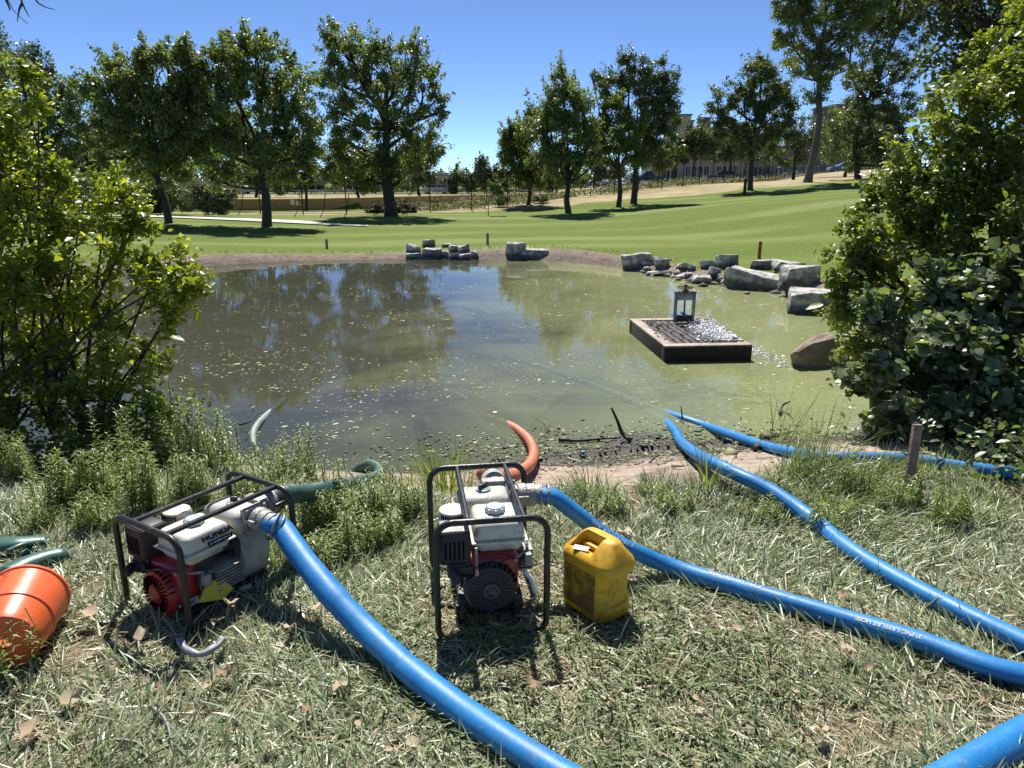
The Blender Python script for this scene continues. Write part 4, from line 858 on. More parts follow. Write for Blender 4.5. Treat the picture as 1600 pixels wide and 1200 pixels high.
        pr_ = pr_.build('label_print', wht, up); pr_.data.transform(M_)
        ms_ = MB().box((.02, -.05, -.008), (.05, .011, .0015)).build('small_label', blackpl, up); ms_.data.transform(M_)
    else:
        for k, d_ in enumerate(((0, 0, .0), )):
            rg = MB(); rg.tube([Vector((-.005 + .026 * math.cos(a), -.0055, e0 + .118 + .026 * math.sin(a))) for a in np.linspace(0, 6.28, 26, endpoint=False)], .0012, 5, closed=True)
            rg.cyl((-.023, -.0055, e0 + .136), (.013, -.0055, e0 + .1), .001, n=5).cyl((-.026, -.0055, e0 + .114), (.018, -.0055, e0 + .114), .001, n=5).cyl((.004, -.0055, e0 + .114), (.004, -.0055, e0 + .13), .001, n=5)
            rg.build('round_emblem', cast, rec)
        MB().box((-.078, .038, e0 + .16), (.022, .003, .075), bev=.001).build('side_label', wht, R); 
        MB().cyl((-.055, .03, H - .12), (-.055, .02, H - .19), .006).build('choke_rod', cast, R); MB().box((-.055, .01, H - .205), (.014, .012, .03), bev=.003).build('pink_tag', mat('pink_tag', (.7, .25, .25), .6), R)
        MB().tube([Vector((.125, .05, e0 + .16)), Vector((.15, .04, e0 + .13)), Vector((.165, .03, e0 + .08))], .009, 6).build('white_tie', wht, R)
    MB().tube(catmull([Vector((-.075, .03, H - .2)), Vector((-.04, .0, H - .19)), Vector((.02, .012, H - .175)), Vector((.09, .05, H - .18))], .01), .0028, 5).build('throttle_cable', blackpl, R)
    MB().tube(catmull([Vector((.12, .26, e0 + .2)), Vector((.155, .22, e0 + .23)), Vector((.15, .14, e0 + .21)), Vector((.11, .1, e0 + .15))], .01), .004, 6).build('spark_lead', blackpl, R)
    MB().tube(catmull([Vector((-.06, .1, H - .17)), Vector((-.09, .06, H - .19)), Vector((-.1, .05, H - .22))], .01), .004, 6).build('fuel_line', blackpl, R)
    for bx, bz in ((-.085, .215), (.09, .215), (-.085, .08), (.09, .08)): MB().cyl((bx, .042, e0 + bz), (bx, .034, e0 + bz), .006, n=6).build('shroud_bolt', cast, R)
    # pump end
    vol = MB().lathe((.01, .285, e0 + .158), (0, 1, 0), [(0, .1), (.015, .128), (.05, .135), (.13, .135), (.155, .11), (.16, .03)], 36).build('pump_casing', cast_w, R)
    for k in range(6): a = k * math.pi / 3 + .3; MB().cyl((.01 + .12 * math.cos(a), .43, e0 + .158 + .12 * math.sin(a)), (.01 + .12 * math.cos(a), .452, e0 + .158 + .12 * math.sin(a)), .009, n=6).build('bolt', cast, vol)
    MB().box((.01, .285, e0 + .16), (.23, .03, .2), bev=.03, seg=3).build('backing_plate', blackpl, R)
    MB().box((.01, .365, H - .10), (.22, .15, .1), bev=.035, seg=4).build('casing_top', cast_w, R)
    MB().box((.02, .37, e0 + .028), (.16, .12, .03), bev=.006).build('pump_foot', cast, R)
    MB().lathe((.01, .375, H - .055), (0, 0, 1), [(0, .03), (.012, .03), (.014, .022), (.016, .021)], 24).build('priming_cap', teal if kind == 2 else cast, R)
    MB().box((.01, .375, H - .032), (.05 if kind == 2 else .03, .012, .022), bev=.004, rot=Matrix.Rotation(.7, 3, 'Z')).build('cap_grip', blackpl, R)
    # discharge (to the right) and suction (to the rear)
    dz = H - .085; dy = .375
    fl = MB().box((.128, dy, dz), (.018, .105, .11), bev=.008).build('discharge_flange', cast, R)
    MB().box((.112, dy, dz), (.012, .1, .1), bev=.006).build('flange_plate', cast_w, R)
    for sy in (-1, 1):
        for sz_ in (-1, 1): MB().cyl((.136, dy + sy * .042, dz + sz_ * .043), (.146, dy + sy * .042, dz + sz_ * .043), .009, n=6).build('bolt', cast, fl)
    MB().lathe((.136, dy, dz), (1, 0, 0), [(0, .043), (.012, .043), (.016, .05), (.045, .05), (.05, .046), (.082, .046), (.085, .041), (.11, .041)], 28).build('coupling', cast, R)
    for s_ in (-1, 1): MB().box((.165, dy + s_ * .05, dz + .01), (.05, .012, .016), bev=.004).build('cam_lever', cast, R)
    sy0 = .44; sx_ = .07; sz0 = H - .08
    MB().box((sx_ - .01, sy0, sz0), (.1, .05, .095), bev=.01).build('suction_flange', cast, R)
    MB().lathe((sx_, sy0 + .02, sz0), (0, 1, 0), [(0, .046), (.02, .046), (.022, .053), (.05, .053), (.052, .047)], 28).build('suction_coupling', cast if kind == 1 else cast_w, R)
    MB().lathe((sx_, sy0 + .07, sz0), (0, 1, 0), [(0, .049), (.035, .05), (.04, .047)], 28).build('coupling_body', blackpl if kind == 1 else cast_w, R)
    for s_ in (-1, 1): MB().box((sx_ + s_ * .052, sy0 + .07, sz0), (.012, .05, .016), bev=.004).build('cam_lever', frame_m, R)
    return R
P1 = make_pump('left water pump with cream tank, red starter and yellow tag in a black frame', (-1.345, 2.385, .0), rad(-31.8), .405, 1)
P2 = make_pump('middle water pump with cream tank and black starter in a tall black frame', (-.07, 2.30, .0), rad(8.7), .475, 2)
def loc2w(R, v): return Matrix.Translation(R.location) @ Matrix.Rotation(R.rotation_euler.z, 4, 'Z') @ Vector(v)
# ------------------------------------------------------------------ hoses
def hosemat(name, col, col2, ribs=0, rough=.44):
    m, N, L, b = newmat(name); tc = N.new('ShaderNodeTexCoord').outputs['Object']
    n1 = nz_(N, L, tc, 9, 6, .7); c = mixc(N, L, ramp(N, L, n1, [(.45, (0, 0, 0)), (.75, (.8, .8, .8))]), col, col2)
    n2 = nz_(N, L, tc, 60, 4, .7); c = mixc(N, L, ramp(N, L, n2, [(.56, (0, 0, 0)), (.75, (.5, .5, .5))]), c, (.28, .27, .22))
    c = mixc(N, L, ramp(N, L, nz_(N, L, mapping(N, L, tc, (1, 1, 3)), 3.2, 7, .75), [(.55, (0, 0, 0)), (.7, (.45, .45, .45))]), c, (.09, .085, .06))
    L.new(c, b.inputs['Base Color']); b.inputs['Roughness'].default_value = rough; L.new(mth(N, L, 'ADD', rough - .08, mth(N, L, 'MULTIPLY', n1, .25)), b.inputs['Roughness'])
    bp = N.new('ShaderNodeBump'); bp.inputs['Strength'].default_value = .25; bp.inputs['Distance'].default_value = .004; L.new(nz_(N, L, tc, 45, 6, .7), bp.inputs['Height']); L.new(bp.outputs[0], b.inputs['Normal'])
    return m
blue = hosemat('blue_layflat', (.01, .18, .46), (.03, .24, .5)); green_h = hosemat('green_hose', (.02, .085, .065), (.15, .14, .1), rough=.45); pale_h = hosemat('pale_green_hose', (.2, .28, .24), (.35, .36, .3), rough=.5)
inkw = mat('hose_print', (.65, .68, .7), .6, var=.1)
def hose(label, pts, r, m_, rib=0, kinks=(), name='blue_hose', cat='hose', group=None, print_=(), seams=(), wob=.03, step=.012, start_flat=0):
    pts = catmull(pts, step); O = pts[0].copy(); g = np.random.default_rng(len(pts)); n = len(pts)
    L_ = [0]; 
    for a, b_ in zip(pts, pts[1:]): L_.append(L_[-1] + (b_ - a).length)
    ph = g.uniform(0, 6, 4)
    def rad_(i):
        s_ = L_[i]; k = 1 + wob * (.5 * math.sin(s_ * 9 + ph[0]) + .3 * math.sin(s_ * 23 + ph[1]) + .2 * math.sin(s_ * 51 + ph[2]))
        if rib: k += .035 * math.sin(s_ * 2 * math.pi / rib)
        for q in kinks: k -= .07 * math.exp(-((s_ - q) / .006) ** 2) + .02 * math.exp(-((s_ - q - .03) / .02) ** 2)
        return r * k
    def flat(t):
        s_ = t * L_[-1]; f_ = max(0, 1 - s_ / .12) * start_flat
        e_ = .06 + .035 * math.sin(s_ * 3.1 + ph[3]) if not rib else 0; return (1 + e_ + f_ * .1, 1 - e_ - f_ * .1)
    cr_ = lambda q: math.sin(q) * math.sin(q * .37 + 1) * math.sin(q * .13)
    fr_ = frames(pts); V = []; F = []; ns = 32
    for i in range(n):
        rr = rad_(i); w_, h_ = flat(L_[i] / L_[-1])
        for k in range(ns):
            a = 2 * math.pi * k / ns; aa = (a + .5 * math.sin(L_[i] * 1.7)) % math.pi; aa = min(aa, math.pi - aa); dd = 1 + .012 * math.sin(3 * a + L_[i] * 4) + (.05 * math.exp(-(aa / .13) ** 2) if not rib else 0) + .008 * cr_(L_[i] * 30 + a * 2)
            V.append(pts[i] - O + fr_[i][1] * (math.cos(a) * rr * w_ * dd) + fr_[i][2] * (math.sin(a) * rr * h_ * dd))
    for i in range(n - 1):
        for k in range(ns): F.append((i * ns + k, i * ns + (k + 1) % ns, (i + 1) * ns + (k + 1) % ns, (i + 1) * ns + k))
    F += [tuple(range(ns - 1, -1, -1)), tuple(range((n - 1) * ns, n * ns))]
    root = empty(name, O, 0, label, cat, group); MB().add(V, F).build('tube', m_, root, 60)
    def onsurf(s_, a, off):
        i = min(max(int(np.searchsorted(L_, s_)) - 1, 0), n - 2); f_ = (s_ - L_[i]) / (L_[i + 1] - L_[i] + 1e-9)
        c = pts[i].lerp(pts[i + 1], f_) - O; S_ = fr_[i][1].lerp(fr_[i + 1][1], f_); U = fr_[i][2].lerp(fr_[i + 1][2], f_)
        rr = rad_(i) + off; return c + S_ * math.cos(a) * rr * 1.05 + U * math.sin(a) * rr * .98
    for (s0, ang, txt, size, flip) in print_:
        me = text_mesh(txt, size, 0, .0004)
        for v_ in me.vertices:
            u, w_ = v_.co.x * flip, v_.co.y * flip
            v_.co = onsurf(s0 + u, ang + w_ / r, .0012)
        link('lettering', me, inkw, root)
    for q in seams:   # metal bands
        i = int(np.searchsorted(L_, q)); t = fr_[i][0]; p = pts[i] - O; rr = rad_(i) * 1.06 + .002
        band = MB(); band.tube([p + (fr_[i][1] * math.cos(a) + fr_[i][2] * math.sin(a)) * rr + t * .0 for a in np.linspace(0, 2 * math.pi, 24, endpoint=False)], .0045, 6, closed=True).build('band_clamp', cast if m_ == blue else brass, root)
    return root
def GZ(l): return [G(x, y, z) for x, y, z in l]
def GR(l, r):   # resting on the ground (+extra)
    out = []
    for q in l:
        p = hit(q[0], q[1] + (q[3] if len(q) > 3 else 0)); e = q[2] if len(q) > 2 else 0
        # move up the view ray until it is r + e above the ground
        d = ray(q[0], q[1]).normalized(); p = G(q[0], q[1], 0) ; 
        zt = 0
        for _ in range(12): zt = max(h1(p.x, p.y), WATER - .02) + r + e; p = G(q[0], q[1], zt)
        out.append(p)
    return out
HR = .0425
a0 = loc2w(P1, (.215, .375, .32)); a1 = loc2w(P1, (.25, .375, .318))
ptsA = [a0, a1] + GZ([(440, 826, .30), (470, 868, .245), (520, 930, .17), (575, 987, .10)]) + GR([(640, 1046, .015), (720, 1108), (800, 1163), (880, 1213), (960, 1260)], HR)
hose('blue layflat hose from the left pump running down to the bottom centre', ptsA, HR, blue, kinks=(.52, .86, 1.15), seams=(.02, .045), print_=(), start_flat=.6)
b0 = loc2w(P2, (.215, .375, .39)); b1 = loc2w(P2, (.26, .37, .388))
ptsB = [b0, b1] + GZ([(868, 778, .372), (905, 806, .29), (960, 846, .17)]) + GR([(1045, 884, .02), (1150, 917), (1250, 946), (1350, 976), (1450, 1006), (1550, 1042), (1650, 1065)], .037)
TXT = '3" PVC LAYFLAT HOSE'
hose('blue printed layflat hose from the middle pump passing behind the yellow can', ptsB, .037, blue, kinks=(.62, 1.2), seams=(.02, .05),
     print_=[(.38, rad(48), TXT, .022, -1), (.98, rad(80), TXT, .022, -1), (1.55, rad(58), TXT, .022, -1), (2.2, rad(62), TXT, .024, -1)], start_flat=.5)
ptsC = GZ([(1010, 643, -.49), (1035, 655, -.45), (1054, 673, -.385), (1064, 690, -.33)]) + GR([(1085, 707, .03), (1115, 724, .05), (1160, 745, .07), (1210, 770, .05), (1270, 812, .01), (1330, 860), (1400, 903), (1500, 955), (1600, 1003), (1700, 1050)], .039)
hose('blue layflat hose rising out of the pond and crossing the grass to the right edge', ptsC, .039, blue, kinks=(.5, .9, 1.5, 1.75, 2.4))
ptsD = GZ([(790, 556, -.45), (880, 585, -.442), (960, 615, -.44), (1030, 641, -.438), (1066, 653, -.40)]) + GR([(1110, 668, .0), (1180, 692, .0), (1240, 707), (1300, 714), (1360, 716), (1420, 718), (1500, 729), (1600, 742), (1700, 760)], .036)
hose('thin far blue hose lying along the muddy shore behind the wooden stake', ptsD, .036, blue, kinks=(2.9, 3.3, 3.7))
ptsE = GZ([(1400, 1270, .05), (1450, 1235, .05), (1500, 1205, .05), (1560, 1172, .05), (1640, 1130, .05), (1740, 1095, .05)])
hose('short stretch of blue hose in the bottom right corner', ptsE, .047, blue, kinks=(.2,))
s0 = loc2w(P1, (.07, .54, .325)); s1 = loc2w(P1, (.07, .60, .322))
def YP(l): return [at(x, y, Y_) for x, y, Y_ in l]
ptsG = [s0, s1] + YP([(482, 770, 3.1), (520, 762, 3.38), (558, 755, 3.75), (583, 749, 4.1), (594, 740, 4.35), (590, 732, 4.55), (578, 727, 4.72), (566, 731, 4.78), (556, 738, 4.8)])
hose('ribbed dark green suction hose curving from the left pump into the pond', ptsG, .041, green_h, rib=.012, name='suction_hose', step=.003, wob=.01)
s0 = loc2w(P2, (.07, .54, .395)); s1 = loc2w(P2, (.065, .60, .40))
for P_ in (P1, ): pass
cuff = MB(); q0 = loc2w(P2, (.07, .54, .395)); q1 = loc2w(P2, (.062, .625, .405)); O = q0.copy()
ptsO = [s0, s1] + YP([(757, 741, 3.02), (772, 744, 3.15), (790, 746, 3.35), (812, 738, 3.85), (829, 724, 4.35), (834, 706, 4.9), (825, 686, 5.4), (803, 668, 5.85), (780, 659, 6.15), (760, 652, 6.4)])
hose('orange-red suction hose looping from the middle pump into the pond', ptsO, .036, oran, rib=.012, name='suction_hose', step=.003, wob=.01, seams=(.03,))
hose('half-sunk pale green hose end humping out of the water by the left weeds', GZ([(402, 712, -.47), (396, 692, -.42), (396, 676, -.385), (404, 662, -.385), (418, 648, -.42), (445, 625, -.47)]), .03, pale_h, rib=.012, name='sunken_hose', step=.003)
# ------------------------------------------------------------------ yellow can
ym, N, L, b = newmat('yellow_can'); tc = N.new('ShaderNodeTexCoord').outputs['Object']; sx = N.new('ShaderNodeSeparateXYZ'); L.new(tc, sx.inputs[0])
base = mixc(N, L, ramp(N, L, nz_(N, L, tc, 10, 6, .7), [(.4, (0, 0, 0)), (.75, (1, 1, 1))]), (.74, .43, .03), (.5, .28, .025))
n_ = nz_(N, L, tc, 24, 9, .8); pm_ = nz_(N, L, tc, 7, 3, .5)
pan = mth(N, L, 'MULTIPLY', mth(N, L, 'LESS_THAN', sx.outputs[1], -.083), mth(N, L, 'MULTIPLY', mth(N, L, 'GREATER_THAN', sx.outputs[0], -.095), mth(N, L, 'LESS_THAN', sx.outputs[0], .075)))
pan = mth(N, L, 'MULTIPLY', pan, mth(N, L, 'MULTIPLY', mth(N, L, 'GREATER_THAN', sx.outputs[2], .035), mth(N, L, 'LESS_THAN', sx.outputs[2], .2)))
d1 = ramp(N, L, mth(N, L, 'ADD', mth(N, L, 'MULTIPLY', pan, .17), mth(N, L, 'ADD', mth(N, L, 'MULTIPLY', n_, .6), mth(N, L, 'MULTIPLY', pm_, .4))), [(.5, (0, 0, 0)), (.66, (.85, .85, .85))])
L.new(mixc(N, L, d1, base, (.055, .04, .02)), b.inputs['Base Color']); b.inputs['Roughness'].default_value = .5; b.inputs['Specular IOR Level'].default_value = .35
can = empty('fuel_can', (.33, 2.50, .0), rad(-51), 'dirty yellow plastic fuel can standing right of the middle pump', 'fuel can')
def loop(cx, cy, w, d, z, n=40, e=5):
    out = []
    for k in range(n):
        a = 2 * math.pi * k / n; c, s_ = math.cos(a), math.sin(a)
        out.append((cx + w / 2 * math.copysign(abs(c) ** (2 / e), c), cy + d / 2 * math.copysign(abs(s_) ** (2 / e), s_), z))
    return out
LP = [(0, 0, .22, .15, .003), (0, 0, .245, .175, .012), (0, 0, .25, .18, .03), (0, 0, .25, .18, .075), (-.006, 0, .236, .178, .10), (-.008, 0, .232, .178, .19), (-.006, 0, .238, .18, .205), (.006, 0, .264, .186, .213), (.008, 0, .268, .19, .225), (.008, 0, .268, .19, .245), (.007, 0, .256, .178, .262), (.008, .008, .21, .12, .295), (.01, .014, .175, .075, .322), (.01, .016, .15, .05, .33)]
LP = [l[:4] + (l[4] * .95,) for l in LP]; V = []; F = []
for l in LP: V += loop(*l, e=4.2 if l[4] < .26 else 3)
n_ = 40
for i in range(len(LP) - 1):
    for k in range(n_): F.append((i * n_ + k, i * n_ + (k + 1) % n_, (i + 1) * n_ + (k + 1) % n_, (i + 1) * n_ + k))
F += [tuple(range(n_ - 1, -1, -1)), tuple(range((len(LP) - 1) * n_, len(LP) * n_))]
body = MB().add(V, F).build('body', ym, can)
c1 = MB().add([(-.085, -.075, .262), (.035, -.075, .262), (.045, .01, .236), (-.075, .01, .236), (-.075, -.08, .40), (.03, -.08, .40), (.045, .006, .318), (-.055, .006, .318)], [(3, 2, 1, 0), (4, 5, 6, 7), (0, 1, 5, 4), (1, 2, 6, 5), (2, 3, 7, 6), (3, 0, 4, 7)]).build('c1', None)
c2 = MB().box((.13, .0, .13), (.045, .095, .13), bev=.012).build('c2', None); c3 = MB().box((.01, -.098, .123), (.17, .022, .165), bev=.006).build('c3', None)
for c_ in (c1, c2, c3): c_.location = can.location; c_.rotation_euler = can.rotation_euler
bpy.context.view_layer.update(); bake(body, [c1, c2, c3])
MB().box((-.02, -.012, .262), (.075, .02, .018), bev=.006).build('inner_grip', ym, can)
MB().box((-.03, -.058, .2655), (.06, .035, .002), bev=.0005, rot=Matrix.Rotation(.5, 3, 'Z')).build('paper_label', wht, can)
# ------------------------------------------------------------------ orange bucket
bkt_m = mat('bucket_orange', (.85, .16, .045), .34, col2=(.72, .12, .035), scale=5, bump=.05, bscale=20)
rc_ = Vector((-1.80, 2.36, .135)); bc_ = Vector((-1.72, 2.09, .115)); ax = (bc_ - rc_).normalized(); Lb = .27
bk_ = empty('bucket', rc_, 0, 'orange plastic bucket lying on its side in the grass at the left edge', 'bucket')
sh = MB(); prof = [(-.002, .128), (0, .136), (.012, .137), (.016, .131), (.1, .127), (.15, .1245), (.152, .1275), (.162, .1265), (.165, .1215), (.25, .112), (.268, .106), (.275, .094), (.276, .02)]
sh.lathe((0, 0, 0), ax, prof, 48, cap=False); 
sh.lathe((0, 0, 0), ax, [(-.002, .128), (.02, .124), (.26, .105), (.266, .02)], 48, cap=False); sh.build('shell', bkt_m, bk_)
q = ax.to_track_quat('Z', 'Y'); tk = MB()
best = max(range(48), key=lambda k: (q @ Vector((math.cos(2 * math.pi * k / 48), math.sin(2 * math.pi * k / 48), 0))).z)
for k in range(14):
    a = 2 * math.pi * best / 48 + .35; h_ = .025 + k * .009; r = .1315 - h_ * .058
    pc = q @ Vector((r * math.cos(a), r * math.sin(a), h_)); M3 = (q @ Matrix.Rotation(a, 3, 'Z').to_quaternion()).to_matrix()
    tk.box(pc, (.0035, .018 if k % 3 else .03, .0028), rot=M3)
tk.build('measure_mark', bkt_m, bk_)
# ------------------------------------------------------------------ green boots
bt = mat('boot_green', (.035, .11, .085), .38, col2=(.05, .13, .1), scale=9, bump=.1, bscale=30); sole = mat('boot_sole', (.3, .31, .29), .6, scale=20)
r1 = empty('rubber_boot', G(-60, 850, .04), 0, 'green rubber boot leg folded flat at the left edge, the rear one', 'boot', 'green boots lying in the grass'); O = r1.location
ps = catmull([G(x, y, z) - O for x, y, z in ((-60, 856, .05), (-10, 852, .055), (25, 848, .06), (52, 845, .05), (72, 843, .04))], .012)
V, F = sweep(ps, .055, 20, cap=True, flat=lambda t: (1.15 - .45 * t, .62 - .3 * t)); MB().add(V, F).build('shaft', bt, r1, 180)
ps = catmull([G(x, y, z) - O for x, y, z in ((74, 843, .045), (66, 852, .03), (45, 858, .035), (30, 866, .03))], .01); V, F = sweep(ps, .02, 12, flat=lambda t: (1, .5)); MB().add(V, F).build('fold', bt, r1, 180)
ps = catmull([G(x, y, z) - O for x, y, z in ((10, 862, .07), (32, 852, .075), (52, 848, .06))], .01); V, F = sweep(ps, .012, 10, flat=lambda t: (1, .8)); MB().add(V, F).build('seam', bt, r1, 180)
r2 = empty('rubber_boot', G(20, 892, .04), 0, 'green rubber boot with a pale sole rim beside the orange bucket', 'boot', 'green boots lying in the grass'); O = r2.location
ps = catmull([G(x, y, z) - O for x, y, z in ((10, 900, .05), (35, 886, .055), (60, 876, .055), (85, 869, .05), (104, 868, .04), (113, 870, .03))], .012)
V, F = sweep(ps, .05, 20, cap=True, flat=lambda t: ((1.1 - .3 * t) * (1 if t < .85 else max(.25, 1 - (t - .85) * 5)), (.8 - .2 * t) * (1 if t < .85 else max(.25, 1 - (t - .85) * 5)))); MB().add(V, F).build('shaft', bt, r2, 180)
ps = catmull([G(x, y, z) - O for x, y, z in ((66, 866, .075), (86, 860, .075), (104, 862, .06), (117, 872, .02))], .01); MB().tube(ps, .007, 8).build('sole_rim', sole, r2, 180)
# ------------------------------------------------------------------ boulders
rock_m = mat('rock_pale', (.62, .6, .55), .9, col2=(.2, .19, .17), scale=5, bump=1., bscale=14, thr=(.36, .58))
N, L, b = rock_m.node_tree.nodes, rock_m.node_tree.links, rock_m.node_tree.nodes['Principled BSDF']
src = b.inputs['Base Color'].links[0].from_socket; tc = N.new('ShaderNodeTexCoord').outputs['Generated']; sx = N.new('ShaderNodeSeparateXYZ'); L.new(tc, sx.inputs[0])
stain_shade = mth(N, L, 'ADD', sx.outputs[2], mth(N, L, 'MULTIPLY', mth(N, L, 'SUBTRACT', nz_(N, L, tc, 3, 6, .7), .5), .5))
L.new(mixc(N, L, ramp(N, L, stain_shade, [(.42, (.86, .86, .86)), (.6, (0, 0, 0))]), src, (.045, .042, .035)), b.inputs['Base Color'])  # lower rock darkened: wet stain plus front-face shade put into the colour
rock_b = mat('rock_brown', (.3, .235, .18), .9, col2=(.13, .1, .08), scale=5, bump=1., bscale=20)
def rock_mesh(w, d, h_, seed, sides=15, flat=False):
    g = np.random.default_rng(seed); bm = bmesh.new()
    for cx in (-1, 1):
        for cy in (-1, 1):
            for cz in (-1, 1):
                k_ = g.uniform(.45, 1.0, 3) if not flat else g.uniform(.72, 1.0, 3)
                if cz > 0 and not flat: k_[:2] *= g.uniform(.7, 1); k_[2] = g.uniform(.45, 1)
                bm.verts.new((cx * k_[0] * w / 2, cy * k_[1] * d / 2, cz * k_[2] * h_ / 2))
    for _ in range(4):
        v = g.normal(size=3); v /= np.abs(v).max(); v *= g.uniform(.8, 1); bm.verts.new((v[0] * w / 2, v[1] * d / 2, min(v[2], .85) * h_ / 2))
    r = bmesh.ops.convex_hull(bm, input=bm.verts[:]); bmesh.ops.delete(bm, geom=[x for x in r['geom_interior'] if isinstance(x, bmesh.types.BMVert)], context='VERTS')
    bmesh.ops.bevel(bm, geom=bm.edges[:], offset=min(w, d, h_) * .03, segments=1, affect='EDGES')
    bmesh.ops.triangulate(bm, faces=bm.faces[:]); bmesh.ops.subdivide_edges(bm, edges=bm.edges[:], cuts=2, use_grid_fill=True)
    s_ = min(w, d, h_)
    for v in bm.verts:
        q = v.co * (2.2 / s_) + Vector((seed, 0, 0)); n_ = noise.fractal(q, .9, 2.1, 4)
        v.co += v.co.normalized() * (n_ * s_ * .07 - .05 * s_ * abs(noise.noise(q * 1.3))) + Vector((0, 0, noise.noise(q * .5) * s_ * .16))
    me = bpy.data.meshes.new('boulder'); bm.to_mesh(me); bm.free(); return me
RK = [(973, 1020, 391, 421, 'f', 'large pale flat-topped boulder at the left end of the right rock row'), (1018, 1033, 402, 413, '', 'small rounded rock on top behind the flat-topped boulder'),
 (1002, 1023, 409, 418, '', 'small rock tucked right against the flat-topped boulder'), (1022, 1048, 404, 422, '', 'pointed pale rock leaning above the low dark slab'), (1003, 1022, 416, 427, '', 'small dark rock at the waterline right of the flat-topped boulder'),
 (1010, 1050, 422, 433, '', 'low dark slab at the waterline under the pointed pale rock'), (1057, 1080, 411, 424, '', 'rounded mid-size rock in the middle of the right rock row'), (1075, 1089, 414, 425, '', 'dark angular rock right of the rounded mid-size rock'),
 (1053, 1083, 424, 434, '', 'low rubble slab below the rounded mid-size rock'), (1094, 1123, 407, 423, '', 'smooth pale humped rock left of the dark upright block'), (1122, 1155, 398, 422, 'f', 'dark upright block with green weeds on its face'),
 (1105, 1131, 418, 435, '', 'grey round rock in front of the dark upright block'), (1080, 1120, 428, 445, '', 'cracked low rock at the waterline left of the long dark block'), (1069, 1084, 427, 436, '', 'smallest dark rock beside the cracked low rock'),
 (1138, 1167, 414, 432, '', 'tilted pale rock behind the left end of the long block'), (1126, 1143, 435, 446, '', 'small dark stone wedged at the left end of the long block'), (1141, 1229, 420, 455, 'f', 'long dark rectangular block at the waterline'),
 (1175, 1210, 404, 423, '', 'square grey rock behind the middle of the long block'), (1209, 1266, 404, 428, '', 'wide flat pale rock behind the big tilted boulder'), (1225, 1288, 408, 454, '', 'big tilted boulder right of the long dark block'),
 (1236, 1325, 451, 492, 'f', 'broad low boulder with plants on it below the big tilted boulder'), (1235, 1340, 523, 577, 'b', 'brown rounded boulder in the water beside the concrete outlet'),
 (634, 661, 382, 398, '', 'left rear rock of the far rock cluster'), (660, 679, 375, 388, 'f', 'square dark rock on top of the far cluster'), (633, 665, 393, 406, '', 'low front left rock of the far cluster'), (661, 691, 386, 405, 'f', 'dark block below the square rock in the far cluster'),
 (688, 706, 380, 388, '', 'small pale rock at the back of the far cluster'), (686, 703, 392, 404, '', 'dark round stone right of the block in the far cluster'), (700, 719, 384, 396, '', 'grey rock behind the pair of low rocks in the far cluster'), (712, 734, 382, 398, '', 'pale wedge-shaped rock at the right of the far cluster'),
 (700, 720, 395, 407, '', 'low pale rock at the waterline in the far cluster'), (716, 736, 395, 408, '', 'low pale rock right of its twin at the waterline in the far cluster'), (736, 749, 392, 406, '', 'dark rock ending the far cluster on the right'),
 (789, 826, 377, 406, '', 'tilted dark-sided boulder, left of the far pair'), (804, 861, 385, 408, '', 'long two-humped boulder, right of the far pair'),
 (1352, 1384, 668, 690, 'b', 'brown wet stone at the muddy right shore under the bush')]
for i, (x0, x1, y0, y1, fl, lab) in enumerate(RK):
    p = hit((x0 + x1) / 2, y1 - 1); s_ = mpp(p.y, p.z); w = (x1 - x0) * s_; hh_ = (y1 - y0) * s_ * 1.05
    d = min(max(w * .6, hh_ * .8), 1.0 if w > 1 else .7); back = d * .42
    hh_ = max(hh_ - d * .2, hh_ * .55)
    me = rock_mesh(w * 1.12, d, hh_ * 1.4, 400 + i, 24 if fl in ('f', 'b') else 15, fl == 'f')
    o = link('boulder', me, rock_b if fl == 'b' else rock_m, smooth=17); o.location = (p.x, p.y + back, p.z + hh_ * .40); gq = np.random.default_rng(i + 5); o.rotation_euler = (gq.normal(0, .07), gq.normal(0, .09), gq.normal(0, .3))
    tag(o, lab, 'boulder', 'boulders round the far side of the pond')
def rub(g):
    px = g.uniform(975, 1320); py = np.interp(px, [975, 1050, 1140, 1230, 1320], [418, 433, 446, 457, 492]) + g.normal(-3, 5); p = hit(px, py); return (p.x, p.y, p.z + .01)
RUB = [rub(RG) for _ in range(150)]
# ------------------------------------------------------------------ stakes and posts
wood = mat('stake_wood', (.36, .25, .18), .85, col2=(.12, .08, .06), scale=20, bump=.4)
redp = mat('red_paint', (.42, .07, .03), .6, scale=20); dkw = mat('dark_wood', (.035, .03, .028), .85, scale=12, bump=.3)
def stake(lab, base, hgt, w, m_, lean=(0, 0), name='wooden_stake', cat='stake'):
    o = MB().box((0, 0, hgt / 2 - .05), (w, w * .55, hgt + .1), bev=w * .06).build(name, m_); o.location = base
    o.rotation_euler = (lean[1], lean[0], .1); return tag(o, lab, cat)
b_ = hit(1417, 778); stake('weathered wooden stake leaning in the grass at the right', b_, .40, .047, wood, (.06, -.1))
for x, y, h_, m_, lab in ((1186, 404, .42, redp, 'red-painted stake standing behind the right rock row'), (511, 389, .3, wood, 'short brown stake on the lawn at the left of the far bank'), (762, 383, .36, wood, 'short brown stake between the far rocks'), ):
    stake(lab, hit(x, y), h_, .075, m_, name='marker_stake')
stake('short dark post on the slope left of the broad yellow-green tree', hit(1163, 306), 1.15, .2, dkw, name='dark_post', cat='post')
